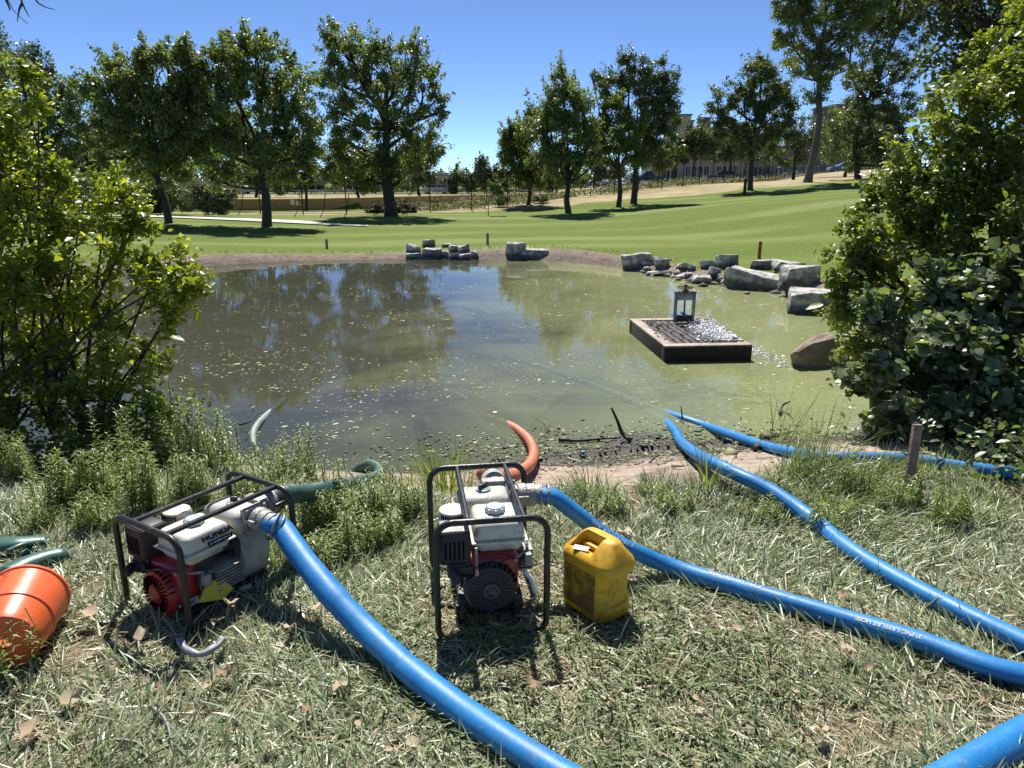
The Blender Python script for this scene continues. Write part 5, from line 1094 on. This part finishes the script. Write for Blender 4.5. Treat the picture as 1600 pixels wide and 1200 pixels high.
# ------------------------------------------------------------------ fence
blk = mat('fence_black', (.02, .02, .022), .85, scale=5)
fr_ = empty('chain_link_fence', FW[2], 0, 'tall black chain-link fence along the far edge of the lawn', 'fence'); O = Vector(FW[2])
fpts = []
tot = catmull([Vector((a, b, 0)) for a, b, _ in FW], .5); acc = 0; last = None
for p in tot:
    if last is not None: acc += (p - last).length
    if last is None or acc >= 2.4: fpts.append(p.copy()); acc = 0
    last = p
for p in fpts: p.z = h1(p.x, p.y)
pm = MB().cyl((0, 0, -.3), (0, 0, 2.3), .035, n=8).build('post', blk, fr_); pmesh = pm.data
mbR = MB(); mbC = MB(); first = True
for i, p in enumerate(fpts):
    o = pm if first else bpy.data.objects.new('post', pmesh)
    if not first: COL.objects.link(o); o.parent = fr_
    first = False; o.location = p - O
    if i and i % 1 == 0:
        a, b2 = fpts[i - 1] - O, p - O; U = Vector((0, 0, 1))
        for zz in (.06, .72, 2.28): mbR.cyl(a + U * zz, b2 + U * zz, .013, n=5)
        n_ = 16
        for k in range(-14, n_):
            for s_ in (1, -1):
                t0, z0, t1, z1 = k / n_, 0.06, k / n_ + .92, 2.28
                if t0 < 0: z0 += (0 - t0) / .92 * 2.22; t0 = 0
                if t1 > 1: z1 -= (t1 - 1) / .92 * 2.22; t1 = 1
                if s_ < 0: t0, t1 = 1 - t0, 1 - t1
                q0 = a.lerp(b2, t0) + U * z0; q1 = a.lerp(b2, t1) + U * z1
                mbC.quad(q0, q1, q1 + U * .009, q0 + U * .009)
mbR.build('rail', blk, fr_); o = mbC.build('chain_link', blk, fr_); o['kind'] = 'stuff'
for x, y in ((372, 334), (415, 336), (460, 337), (500, 338), (537, 339), (755, 324), (800, 322)):
    q = hit(x, y + 2); w_ = q - O
    MB().tube(catmull([w_, w_ + Vector((.18, .2, .45)), w_ + Vector((.25, .4, 1.2))], .15), .022, 5).build('brace', blk, fr_)
sg = empty('fence_sign', hz(460, 316, 46.2), 0, 'small white double sign hung on the far fence', 'sign'); wp = mat('white_paint', (.7, .7, .68), .6, scale=3, var=.1)
MB().box((-.12, 0, 0), (.24, .01, .3), bev=.003).build('panel', wp, sg); MB().box((.2, 0, -.05), (.22, .01, .26), bev=.003).build('panel', wp, sg)
# ------------------------------------------------------------------ retaining wall, road, guardrail, signs
tanw = mat('tan_concrete', (.6, .36, .19), .9, scale=.6, bump=.2, col2=(.5, .3, .17))
wpx = WPX; _unused = [(345, 311, 329, 60), (430, 311, 329, 60), (520, 310, 328, 60), (600, 308, 326, 61), (680, 306, 322, 62), (740, 304.5, 317, 64), (800, 304, 311, 67), (880, 303, 307, 72)]
wl_ = empty('retaining_wall', hz(520, 328, 60), 0, 'long low tan concrete wall between the fence and the road', 'wall'); O = wl_.location
for i in range(len(wpx) - 1):
    a, b2 = wpx[i], wpx[i + 1]; A1 = at(a[0], a[1], a[3]) - O; A0 = at(a[0], a[2] + 5, a[3]) - O; B1 = at(b2[0], b2[1], b2[3]) - O; B0 = at(b2[0], b2[2] + 5, b2[3]) - O
    dv = Vector((0, .35, 0)); gp = (B1 - A1).normalized() * .012; mb = MB(); V = [A0 + gp, B0 - gp, B1 - gp, A1 + gp]; V += [v + dv for v in V]
    mb.add(V, [(0, 1, 2, 3), (7, 6, 5, 4), (3, 2, 6, 7), (0, 4, 5, 1), (0, 3, 7, 4), (1, 5, 6, 2)]); mb.build('wall_panel', tanw, wl_)
asph = mat('asphalt', (.06, .06, .062), .9, scale=2, bump=.3)
rd = [Vector(hz(x, y, D)) for x, y, D in ((-300, 302, 118), (200, 303, 122), (500, 303, 124), (700, 303, 125), (850, 300, 122), (950, 291, 112), (1050, 284, 104), (1180, 279, 104), (1330, 271, 108), (1500, 262, 112))]
rp = catmull(rd, 3); V = []; F = []
for i, p in enumerate(rp):
    t = (rp[min(i + 1, len(rp) - 1)] - rp[max(i - 1, 0)]); t.z = 0; t.normalize(); s_ = Vector((-t.y, t.x, 0))
    for k in (-1, -.5, 0, .5, 1): q = p + s_ * 4.2 * k; V.append((q.x, q.y, h1(q.x, q.y) + .08))
    if i: F += [(5 * i - 5 + k, 5 * i - 4 + k, 5 * i + 1 + k, 5 * i + k) for k in range(4)]
tag(MB().add(V, F).build('road', asph, smooth=180), kind='structure')
grm = mat('galvanised', (.3, .3, .31), .5, .6, scale=4)
gr = empty('guardrail', rp[8], 0, 'long steel guardrail along the near side of the road', 'guardrail'); O = gr.location
gp_ = []
for i, p in enumerate(rp[4:44]):
    q = Vector((p.x, p.y - 5.2, 0)); q.z = h1(q.x, q.y); gp_.append(q - O)
V, F = sweep([q + Vector((0, 0, .62)) for q in gp_], 1, 8, flat=lambda t: (.04, .17)); MB().add(V, F).build('beam', grm, gr)
po = None
for q in gp_[::1]:
    if po is None: po = MB().box((0, .08, .3), (.14, .1, .85)).build('post', dkw, gr); o = po
    else: o = bpy.data.objects.new('post', po.data); COL.objects.link(o); o.parent = gr
    o.location = q
def road_sign(lab, x, y, ybase, D, w, h_, m_):
    c = at(x, y, D); z0 = h1(c.x, D); r = empty('road_sign', (c.x, D, z0), 0, lab, 'sign')
    MB().box((0, 0, c.z - z0), (w, .06, h_), bev=.01).build('sign_panel', m_, r)
    for s_ in (-.35, .35): MB().cyl((s_ * w, .06, 0), (s_ * w, .06, c.z - z0), .05, n=8).build('post', grm, r)
road_sign('grey back of a large road sign right of the cottonwood crown', 690, 274.5, 300, 100, 1.9, .75, grm)
road_sign('dark back of a wide road sign left of the cottonwood', 500, 284, 300, 100, 1.9, .6, mat('sign_back', (.12, .14, .12), .7))
# ------------------------------------------------------------------ cars
glassm = mat('car_glass', (.02, .025, .03), .08, scale=1, spec=.8); tyre = mat('tyre', (.02, .02, .02), .85); rim = mat('rim', (.4, .4, .42), .35, .8); red_l = mat('tail_lamp', (.4, .02, .02), .3); lamp_m = mat('headlamp', (.6, .62, .65), .15)
def car(name, lab, loc, rz, paint, kind='wagon', cat='car', group='cars on the road behind the trees', sc=1):
    r = empty(name, loc, rz, lab, cat, group)
    if kind == 'wagon': low = [(-2.25, .35), (-2.28, .75), (-2.2, .95), (-1.05, 1.0), (1.2, .98), (2.15, .82), (2.3, .62), (2.28, .35)]; cab = [(-2.1, .96), (-1.75, 1.42), (-1.4, 1.48), (.2, 1.47), (.5, 1.38), (1.2, .97)]
    elif kind == 'pickup': low = [(-2.7, .5), (-2.72, 1.0), (-.75, 1.02), (1.2, 1.05), (2.4, .98), (2.6, .75), (2.58, .45)]; cab = [(-.75, 1.0), (-.6, 1.7), (.35, 1.72), (1.2, 1.04)]
    else: low = [(-2.2, .35), (-2.25, .8), (-2.1, 1.0), (1.1, 1.0), (2.1, .85), (2.25, .6), (2.2, .35)]; cab = [(-1.9, .98), (-1.2, 1.4), (-.9, 1.45), (.25, 1.44), (1.1, .98)]
    def ext(prof, hw, inset, mb):
        n_ = len(prof); zb = min(z for _, z in prof); zt = max(z for _, z in prof); V = []
        for s_ in (-1, 1):
            for x, z in prof: V.append((x, s_ * (hw - inset * (z - zb) / (zt - zb + 1e-6)), z))
        mb.add(V, [tuple(range(n_))[::1], tuple(range(2 * n_ - 1, n_ - 1, -1))] + [(i, n_ + i, n_ + (i + 1) % n_, (i + 1) % n_) for i in range(n_)])
    mb = MB(); ext(low, .86, .06, mb); mb.build('body', paint, r, 25)
    mb = MB(); ext(cab, .80, .16, mb); mb.build('cabin', paint, r, 25)
    x0, x1 = cab[0][0], cab[-1][0]; zt = max(z for _, z in cab); zb = cab[0][1]
    for s_ in (-1, 1):
        nw = 3 if kind == 'wagon' else 2; a0 = cab[1][0] + .08; a1 = cab[-2][0] + (.25 if kind != 'wagon' else .35); wdt = (a1 - a0) / nw
        for k in range(nw):
            u0, u1 = a0 + wdt * k + .04, a0 + wdt * (k + 1) - .04; yb = .80 - .16 * .12 + .006; yt = .80 - .16 * .82 + .006
            ztp = zb + (zt - zb) * .82; zbt = zb + (zt - zb) * .12; last_ = k == nw - 1
            MB().add([(u0, s_ * yb, zbt), (u1 + (.28 if last_ else 0), s_ * yb, zbt), (u1, s_ * yt, ztp), (u0, s_ * yt, ztp)], [(0, 1, 2, 3)]).build('side_window', glassm, r)
    for x in (-1.4 if kind != 'pickup' else -1.75, 1.45 if kind != 'pickup' else 1.75):
        for s_ in (-1, 1):
            wr = .33 if kind != 'pickup' else .4
            t_ = MB().cyl((x, s_ * .7, wr), (x, s_ * .89, wr), wr, n=16).build('wheel', tyre, r); MB().cyl((x, s_ * .88, wr), (x, s_ * .9, wr), wr * .6, n=12).build('rim', rim, t_)
    xf, xb = low[-2][0], low[1][0]
    for s_ in (-1, 1):
        MB().box((xf - .03, s_ * .6, .66 if kind != 'pickup' else .85), (.08, .3, .14)).build('headlight', lamp_m, r); MB().box((xb + .0, s_ * .66, .8), (.06, .2, .2)).build('tail_light', red_l, r)
    MB().box((xf + .0, 0, .45), (.16, 1.66, .16), bev=.03).build('bumper', grm, r); MB().box((xb - .02, 0, .45), (.12, 1.66, .16), bev=.03).build('bumper', grm, r)
    r.scale = (sc,) * 3; return r
def onroad(x, y, D): v = at(x, y, D); return Vector((v.x, v.y, h1(v.x, v.y) + .09))
silver = mat('silver_paint', (.5, .52, .54), .3, .3, coat=.5, var=.05); navy = mat('navy_paint', (.02, .03, .05), .25, coat=.5); blackp = mat('black_paint', (.015, .016, .02), .25, coat=.5); white_c = mat('white_car_paint', (.75, .77, .8), .3, coat=.5, var=.05); blue_c = mat('blue_paint', (.14, .24, .38), .3, coat=.5, var=.1)
car('station_wagon', 'silver station wagon driving left, seen in the gap right of the cottonwood', onroad(681, 303, 122), rad(180), silver)
car('pickup_truck', 'dark blue pickup parked left of the pale building', onroad(1012, 283, 100), rad(186), navy, 'pickup', 'truck')
car('parked_car', 'black car parked in front of the pale building', onroad(1127, 278, 98), rad(184), blackp, 'sedan')
car('parked_car', 'light blue car at the top of the slope beside the right bush', onroad(1318, 268, 112), rad(175), blue_c, 'sedan')
car('parked_car', 'white car roof showing above the tan wall behind the left trees', onroad(372, 306, 122), rad(180), white_c, 'sedan')
# ------------------------------------------------------------------ buildings
pale = mat('pale_wall', (.34, .31, .27), .9, scale=.4, var=.12); brn = mat('brown_wall', (.16, .125, .11), .9, scale=.5); greyw = mat('grey_wall', (.2, .19, .18), .9, scale=.4); wing = mat('window_glass', (.03, .04, .05), .1, scale=.5); frm = mat('window_frame', (.55, .55, .53), .6)
def building(lab, loc, rz, blocks, wins, cat='building'):
    r = empty('building', loc, rz, lab, cat)
    for (x0, x1, y0, y1, z0, z1, m_) in blocks:
        w_ = MB().box(((x0 + x1) / 2, (y0 + y1) / 2, (z0 + z1) / 2), (x1 - x0, y1 - y0, z1 - z0)).build('wall', m_, r)
        MB().box(((x0 + x1) / 2, (y0 + y1) / 2, z1 + .12), (x1 - x0 + .4, y1 - y0 + .4, .24)).build('parapet', greyw, r)
    for (x0, x1, z0, z1, n_, y) in wins:
        wd = (x1 - x0) / n_
        for k in range(n_):
            f_ = MB(); a, b2 = x0 + k * wd + .06, x0 + (k + 1) * wd - .06
            for bx in (((a + b2) / 2, z0, b2 - a, .1), ((a + b2) / 2, z1, b2 - a, .1), ((a + b2) / 2, (z0 + z1) / 2, .06, z1 - z0)): f_.box((bx[0], y - .04, bx[1]), (bx[2], .1, bx[3]))
            for xx_ in (a, b2): f_.box((xx_, y - .045, (z0 + z1) / 2), (.09, .11, z1 - z0 + .1))
            w_ = f_.build('window', frm, r); MB().box(((a + b2) / 2, y - .005, (z0 + z1) / 2), (b2 - a, .03, z1 - z0)).build('pane', wing, w_)
    return r
v = at(1030, 284, 118); z0 = h1(v.x, 118)
building('pale two-storey building with dark window bands behind the right-hand trees', (v.x - 1.5, 118, z0 - .3), rad(-3),
         [(0, 14.5, 0, 12, 0, 3.9, pale), (3.2, 6.2, 2, 10, 3.9, 10.6, pale), (6.3, 17, 3, 12, 3.9, 8.5, brn)],
         [(1.9, 4.4, .6, 2.7, 2, 0), (5.4, 9.2, .4, 3.0, 4, 0), (10.2, 13.8, .9, 3.0, 4, 0), (3.6, 5.8, 5.0, 6.6, 1, 2), (7.2, 15.6, 5.0, 7.0, 6, 3)])
MB()
v = at(1062, 284, 116)
building('brown stepped tower rising behind the dark open-crowned tree', (at(1052, 284, 134).x, 134, z0), 0, [(0, 7.5, 0, 6, 0, 9.3, brn), (1.0, 3.2, 1, 4, 9.5, 10.6, brn), (4.6, 6.2, 1, 4, 9.5, 11.1, brn)], [(1, 6.4, 5, 6.6, 3, 0)])
v = at(1120, 280, 128); z1_ = h1(v.x, 128)
building('long shaded grey-brown building behind the top of the slope', (v.x, 128, z1_ - .5), rad(4), [(0, 34, 0, 10, 0, 6.2, greyw), (20, 31, .6, 9, 6.2, 13.0, brn), (21.5, 23, -.3, .5, 6.5, 13.6, pale)], [(1.5, 18, 1.2, 3.2, 9, 0), (20.5, 30.5, 8.0, 10.5, 5, .6)])
# ------------------------------------------------------------------ concrete outlet in the pond
conc = mat('wet_concrete', (.3, .25, .2), .8, col2=(.12, .1, .08), scale=7, bump=.7, bscale=40); concd = mat('algae_concrete', (.035, .033, .025), .7, col2=(.16, .14, .1), scale=14, bump=.8, thr=(.55, .75))
conc_s, N, L, b = newmat('waterlogged_concrete'); tc = N.new('ShaderNodeTexCoord').outputs['Object']; sx = N.new('ShaderNodeSeparateXYZ'); L.new(tc, sx.inputs[0])
top_ = mixc(N, L, ramp(N, L, nz_(N, L, tc, 8, 7, .7), [(.4, (0, 0, 0)), (.7, (1, 1, 1))]), (.42, .34, .27), (.2, .16, .12)); slime = mixc(N, L, ramp(N, L, nz_(N, L, tc, 30, 6, .75), [(.6, (0, 0, 0)), (.7, (1, 1, 1))]), (.02, .018, .012), (.12, .11, .07))
lv = mth(N, L, 'ADD', sx.outputs[2], mth(N, L, 'MULTIPLY', mth(N, L, 'SUBTRACT', nz_(N, L, tc, 14, 5), .5), .05))
L.new(mixc(N, L, ramp(N, L, mth(N, L, 'MULTIPLY', lv, 5), [(.86, (0, 0, 0)), (.93, (1, 1, 1))]), slime, top_), b.inputs['Base Color']); b.inputs['Roughness'].default_value = .75
gm = mat('grate_bar', (.05, .045, .045), .75, col2=(.1, .09, .08), scale=10, bump=.4); steel = mat('gate_steel', (.3, .31, .31), .45, .5, scale=6, col2=(.16, .16, .16))
oz = -.205; root = empty('outlet_box', (1.775, 8.125, WATER), rad(4.5), 'square concrete outlet box with a grated top standing in the green water', 'outlet box'); OB = root
BW, BD, BH = 1.05, 1.75, .195; t_ = .13
for (cx, cy, w, d, nm) in ((BW / 2, t_ / 2, BW, t_, 'f'), (BW / 2, BD - t_ / 2, BW, t_, 'b'), (t_ / 2, BD / 2, t_, BD - 2 * t_ - .004, 'l'), (BW - t_ / 2, BD / 2, t_, BD - 2 * t_ - .004, 'r')):
    MB().box((cx, cy, (BH - .45) / 2), (w, d, BH + .45), bev=.012).build('concrete_side', conc_s, root, 30)
# darker algae-stained outer faces
gb = MB().box((0, 0, 0), (.072, BD - 2 * t_ - .02, .03), bev=.004).build('grate_bar', gm, root)
nb = 9; pitch_ = (BW - 2 * t_) / nb
for k in range(nb):
    o = gb if k == 0 else bpy.data.objects.new('grate_bar', gb.data)
    if k: COL.objects.link(o); o.parent = root
    o.location = (t_ + pitch_ * (k + .5), BD / 2, BH - .03)
MB().box((BW / 2, BD / 2, BH - .1), (BW - 2 * t_, BD - 2 * t_, .02)).build('frame_plate', mat('pale_grate_frame', (.36, .33, .3), .8, scale=12), root)
sg_ = empty('sluice_gate', G(1068, 503, oz), rad(4), 'small steel sluice gate frame with a round handwheel on the outlet box', 'sluice gate')
W2, HT = .125, .40
for s_ in (-1, 1): MB().box((s_ * W2, 0, HT / 2), (.035, .05, HT), bev=.003).build('upright', steel, sg_)
MB().box((0, 0, HT - .052), (.212, .04, .10), bev=.003).build('crosshead', steel, sg_)
MB().box((0, 0, HT + .008), (.3, .07, .014), bev=.002).build('top_plate', gm, sg_)
MB().cyl((0, 0, .02), (0, 0, HT - .1), .012, n=10).build('spindle', gm, sg_); MB().box((0, .004, .05), (.21, .02, .09)).build('gate_plate', gm, sg_)
wh = MB(); wh.tube([Vector((.1 * math.cos(a), .1 * math.sin(a), HT + .07)) for a in np.linspace(0, 2 * math.pi, 28, endpoint=False)], .007, 6, closed=True)
for a in (0, 2.09, 4.19): wh.cyl((0, 0, HT + .07), (.1 * math.cos(a), .1 * math.sin(a), HT + .07), .005, n=6)
wh = wh.build('handwheel', gm, sg_); MB().cyl((0, 0, HT + .01), (0, 0, HT + .11), .02, n=8).cyl((0, 0, HT + .01), (0, 0, HT + .04), .045, n=8).build('wheel_hub', gm, sg_)
bluem = mat('blue_plastic', (.02, .2, .55), .4); redm = mat('red_plastic', (.45, .04, .03), .5)
c = G(1071, 497, oz); o = MB().box((0, 0, .02), (.11, .08, .04), bev=.01, rot=Matrix.Rotation(.5, 3, 'Y')).box((-.13, .02, .01), (.09, .06, .02), bev=.006).build('plastic_scrap', bluem); o.location = c + Vector((0, .08, .02)); tag(o, 'crumpled blue plastic scrap at the foot of the sluice gate', 'litter')
mb = MB(); g = np.random.default_rng(4)
for _ in range(12): q = Vector((g.uniform(-.02, .17), g.uniform(-.2, .12), .01)); mb.tube([q, q + Vector((g.normal(0, .04), g.normal(0, .03), .02)), q + Vector((g.normal(0, .06), g.normal(0, .05), .0))], .005, 5)
o = mb.build('red_cord', redm); o.location = G(1087, 502, oz) + Vector((0, 0, .005)); tag(o, 'tangle of red cord beside the sluice gate', 'cord')
def litter(n, fn, size, seed, flat=.5):
    g = np.random.default_rng(seed); P = np.array([fn(g) for _ in range(n)]); s_ = size * np.exp(g.normal(0, .4, n))
    T8 = np.array([(1, 0, 0), (-1, 0, 0), (0, 1, 0), (0, -1, 0), (0, 0, flat), (0, 0, -flat)]); F8 = np.array([(0, 2, 4), (2, 1, 4), (1, 3, 4), (3, 0, 4), (2, 0, 5), (1, 2, 5), (3, 1, 5), (0, 3, 5)])
    R = rotmats(g.normal(0, .3, (n, 3)) + (0, 0, 1), g.uniform(0, 6.28, n)); V = np.einsum('nij,kj->nki', R, T8 * g.uniform(.6, 1.2, (n, 6, 1)).mean(0)) * s_[:, None, None] + P[:, None]
    return V.reshape(-1, 3), [(F8[None] + (np.arange(n) * 6)[:, None, None]).reshape(-1, 3)], np.repeat(g.uniform(0, 1, n), 6)
foam = leafmat('foam_glints', [(.9, .9, .92), (.95, .95, .95)], .15, .2, 1., (1, 1, 1))  # white flakes: foam plus sun glints of running water, put into the colour
def fp(g):
    t = g.uniform(0, 1); px = 1090 + t * 85 + g.normal(0, 9 + 8 * t); py = 508 + t * 22 + g.normal(0, 7 + 3 * t)
    q = G(px, min(max(py, 497), 533), oz); return (min(max(q.x, 1.9), 2.74), min(q.y, 9.8), oz + g.uniform(0, .03 * (1 - t) + .006))
V, F, r = litter(5200, fp, .013, 1, .22); o = link('foam_glints', npmesh('foam_glints', V, F, {'rnd': r}), foam); tag(o, 'white flakes for foam and sun glints on water over the right half of the outlet grate', 'foam and glints', kind='stuff')
def fw(g):
    t = g.uniform(0, 1) ** 1.3; q = G(1176 + 52 * t + g.normal(0, 4), 548 + 22 * t + g.normal(0, 5), WATER); return (max(q.x, 2.86), q.y, WATER + .004)
V, F, r = litter(260, fw, .012, 2, .2); o = link('froth_glints', npmesh('froth_glints', V, F, {'rnd': r}), foam); tag(o, 'thin trail of white flakes for froth and sun glints on the water right of the outlet box', 'froth', kind='stuff')
def fd(g):
    px = g.uniform(1012, 1160); py = (508 + g.normal(0, 5)) if g.uniform() < .6 else g.uniform(505, 534); px += (py - 508) * .7 ; q = G(px, py, oz); return (min(max(q.x, 1.8), 2.72), min(q.y, 9.85), oz + g.uniform(0, .012))
deb = leafmat('debris', [(.03, .025, .02), (.09, .07, .05), (.3, .26, .2)], .1, .8)
V, F, r = litter(420, fd, .015, 3, .4); o = link('grate_debris', npmesh('grate_debris', V, F, {'rnd': r}), deb); tag(o, 'dark leaf debris lying on the grate in front of the sluice gate', 'debris', kind='stuff')
c = G(1118, 502, oz); tuft('thin reedy grass growing at the back of the outlet box', Vector((c.x, c.y + .1, WATER)), 26, .52, .07, .35, wd=.012, seed=77)
V, F, r = litter(150, lambda g: RUB[int(g.integers(150))], .07, 44, .6)
o = link('rubble', npmesh('rubble', V, F, {'rnd': r}), leafmat('rubble_stone', [(.08, .075, .065), (.22, .21, .19), (.42, .41, .37)], .02, .9)); tag(o, 'small broken stones packed between the boulders on the right shore', 'rubble', kind='stuff')
# ------------------------------------------------------------------ shore debris: mud lumps, sticks, litter
def md(g):
    x = g.normal(1.3, 1.1); y = (5.05 + .16 * max(x - .5, 0) * .6) + g.normal(.0, .32)
    return (x, y, max(h1(x, y), WATER) + .004)
V, F, r = litter(3000, md, .014, 9, .18); o = link('shore_debris', npmesh('shore_debris', V, F, {'rnd': r}), leafmat('shore_debris', [(.03, .028, .02), (.12, .11, .06), (.3, .3, .16), (.1, .09, .06)], .05, .75)); tag(o, 'wet mud crumbs and rotting leaves on the exposed pond shore', 'debris', kind='stuff')
stick_d = mat('wet_wood', (.025, .02, .016), .5, scale=30, bump=.5); stick_l = mat('pale_stick', (.4, .35, .27), .8, scale=30)
def stick(lab, pts, r, m_, zoff=.02, name='dead_branch'):
    P = []
    for q in pts:
        w_ = hit(q[0], q[1]); P.append(w_ + Vector((0, 0, (q[2] if len(q) > 2 else 0) + zoff)))
    O = P[0].copy(); mb = MB(); mb.tube(catmull([p - O for p in P], .03), lambda t: r * (1 - .6 * t), 6); o = mb.build(name, m_, smooth=180); o.location = O; return tag(o, lab, 'branch')
stick('dark forked branch poking up out of the mud behind the sandy lip', [(985, 692), (972, 690, .05), (963, 690, .16), (953, 690, .27)], .02, stick_d)
stick('long black sodden branch lying across the muddy water', [(873, 690), (905, 692), (940, 689), (970, 687)], .016, stick_d)
stick('thin twig sticking from the shallow water near the orange hose', [(858, 678, .01), (848, 668, .02), (832, 662, .04)], .006, stick_d)
stick('small black stump twig in the green water right of the shore hose', [(1218, 650), (1222, 642, .03), (1232, 650, .12)], .014, stick_d)
stick('short dark twig at the tip of the far blue hose', [(1066, 658), (1064, 658, .07), (1062, 658, .12)], .008, stick_d)
stick('black root lump in the mud between the two far hoses', [(1180, 706), (1195, 702, .03), (1215, 708, .02)], .03, stick_d)
stick('black mud-coated log beside the far blue hose', [(1190, 688), (1205, 690, .02), (1235, 684, .03)], .025, stick_d)
stick('dark twig draped over the half-sunk hose', [(372, 668), (390, 668, .03), (402, 660, .05), (410, 655, .03)], .008, stick_d)
stick('dark dead stem along the waterline behind the weeds', [(378, 716), (400, 722), (440, 725)], .009, stick_d, .03)
stick('white stick lying on the mud behind the yellow can', [(888, 719), (908, 726)], .010, stick_l)
stick('short pale stick on the shore beside the blue hose', [(1050, 732), (1068, 733)], .014, stick_l)
stick('bent grey twig on the grass in front of the left pump', [(418, 905), (405, 945), (392, 970), (372, 985)], .005, stick_l, .02)
stick('pale curved stick on the grass below the left pump', [(300, 985), (330, 960, .02), (352, 950)], .004, stick_l, .02)
stick('long thin straw-coloured stalk before the left pump', [(230, 1022), (268, 1003, .01), (290, 1000)], .004, stick_l, .02)
stick('dry forked stem lying in the shadow under the left pump', [(345, 937), (370, 945, .03), (398, 950)], .004, stick_l, .03)
stick('grey bent twig in the grass at the lower left', [(243, 1115), (262, 1140, .01), (272, 1182)], .006, mat('grey_twig', (.3, .3, .31), .7), .02)
stick('thin brown runner in the grass at the bottom left', [(180, 1164), (215, 1172, .01), (245, 1195)], .004, stick_l, .02)
o = MB().box((0, 0, .01), (.035, .025, .022), bev=.006).build('bottle_cap', bluem); o.location = hit(911, 716) + Vector((0, 0, .01)); tag(o, 'tiny blue plastic cap on the mud behind the yellow can', 'litter')
# grey rubber strap
gy_ = mat('grey_rubber', (.33, .34, .35), .45, scale=20, col2=(.2, .21, .22)); P = [hit(x, y) + Vector((0, 0, z)) for x, y, z in ((284, 1022, .06), (292, 1034, .055), (315, 1042, .05), (338, 1032, .055), (350, 1020, .06))]; O = P[0].copy()
mb = MB(); mb.tube(catmull([p - O for p in P], .01), lambda t: .012 + .002 * math.sin(t * 20), 8); mb.tube(catmull([p - O + Vector((.012, -.01, .008)) for p in P[2:]], .01), .008, 8)
o = mb.build('rubber_strap', gy_, smooth=180); o.location = O; tag(o, 'curved grey rubber strap lying on the grass before the left pump', 'strap')
# fallen dry leaves
dl = leafmat('dry_leaf', [(.4, .28, .17), (.5, .4, .27), (.33, .21, .12), (.55, .47, .35)], .2, .7, .3, (1.2, 1, .7))
def dryleaf(seed):
    g = np.random.default_rng(seed); n_ = 9; V = [(0, 0, 0)]; 
    for i in range(n_):
        a = 2 * math.pi * i / n_; r = (.5 if i % 2 else .36) * g.uniform(.8, 1.2); V.append((r * math.cos(a), r * math.sin(a) * .75, g.normal(.1, .16)))
    V = np.array(V); return npmesh('dry_leaf', V, [np.array([(0, i + 1, (i + 1) % n_ + 1) for i in range(n_)])], {'rnd': np.full(len(V), g.uniform(0, 1))})
dms = [dryleaf(i) for i in range(6)]
for q in dms: q.materials.append(dl)
spots = [(113, 1108, 30), (57, 1153, 36), (300, 1130, 16), (347, 1072, 18), (328, 1093, 16), (358, 1158, 18), (223, 1015, 24), (340, 987, 24), (363, 962, 30), (250, 1098, 14), (143, 980, 24), (365, 1068, 16), (496, 968, 22), (532, 1092, 26), (455, 997, 20), (834, 1092, 22),
 (771, 995, 22), (820, 997, 24), (1322, 1036, 26), (1283, 1162, 30), (1087, 1113, 18), (1534, 1116, 14), (1353, 1060, 14), (1314, 949, 16), (645, 1180, 22), (610, 1195, 14), (690, 930, 12), (950, 1120, 14), (1430, 1170, 16), (1010, 900, 16), (975, 848, 26), (420, 1180, 14), (30, 1100, 18), (180, 1060, 14), (1150, 1000, 14), (480, 1130, 14), (560, 1150, 12), (1240, 1100, 14)]
LMK = {'the orange bucket': (30, 980), 'the left pump': (250, 900), 'the grey rubber strap': (320, 1035), 'the middle pump': (775, 920), 'the yellow can': (930, 920), 'the left blue hose': (690, 1090), 'the printed hose': (1300, 960), 'the bottom right hose': (1540, 1160), 'the bend of the left hose': (480, 890), 'the bottom edge': (1100, 1190), 'the bottom left corner': (60, 1190), 'the bent grey twig': (262, 1140)}
used_l = set()
def dl_label(i, x, y, s_):
    sz = 'large' if s_ >= 26 else 'medium' if s_ >= 18 else 'small'
    for nm, (u, v_) in sorted(LMK.items(), key=lambda q: (q[1][0] - x) ** 2 + (q[1][1] - y) ** 2)[:3]:
        dx_, dy_ = x - u, y - v_; rel = ('right of' if dx_ > 0 else 'left of') if abs(dx_) > abs(dy_) else ('in front of' if dy_ > 0 else 'behind')
        for col in ('tan', 'curled', 'pale', 'brownish'):
            t = f'{sz} {col} dead leaf on the grass {rel} {nm}'
            if t not in used_l: used_l.add(t); return t
    return 'dead leaf on the grass'
g = np.random.default_rng(3)
for i, (x, y, s_) in enumerate(spots):
    o = bpy.data.objects.new('dry_leaf', dms[i % 6]); COL.objects.link(o); p = hit(x, y); o.location = p + Vector((0, 0, .042 + g.uniform(0, .02))); o.scale = (s_ * mpp(p.y) * 1.25,) * 3
    o.rotation_euler = (g.normal(0, .25), g.normal(0, .25), g.uniform(0, 6.28)); tag(o, dl_label(i, x, y, s_), 'dead leaf', 'dead leaves scattered on the grass')
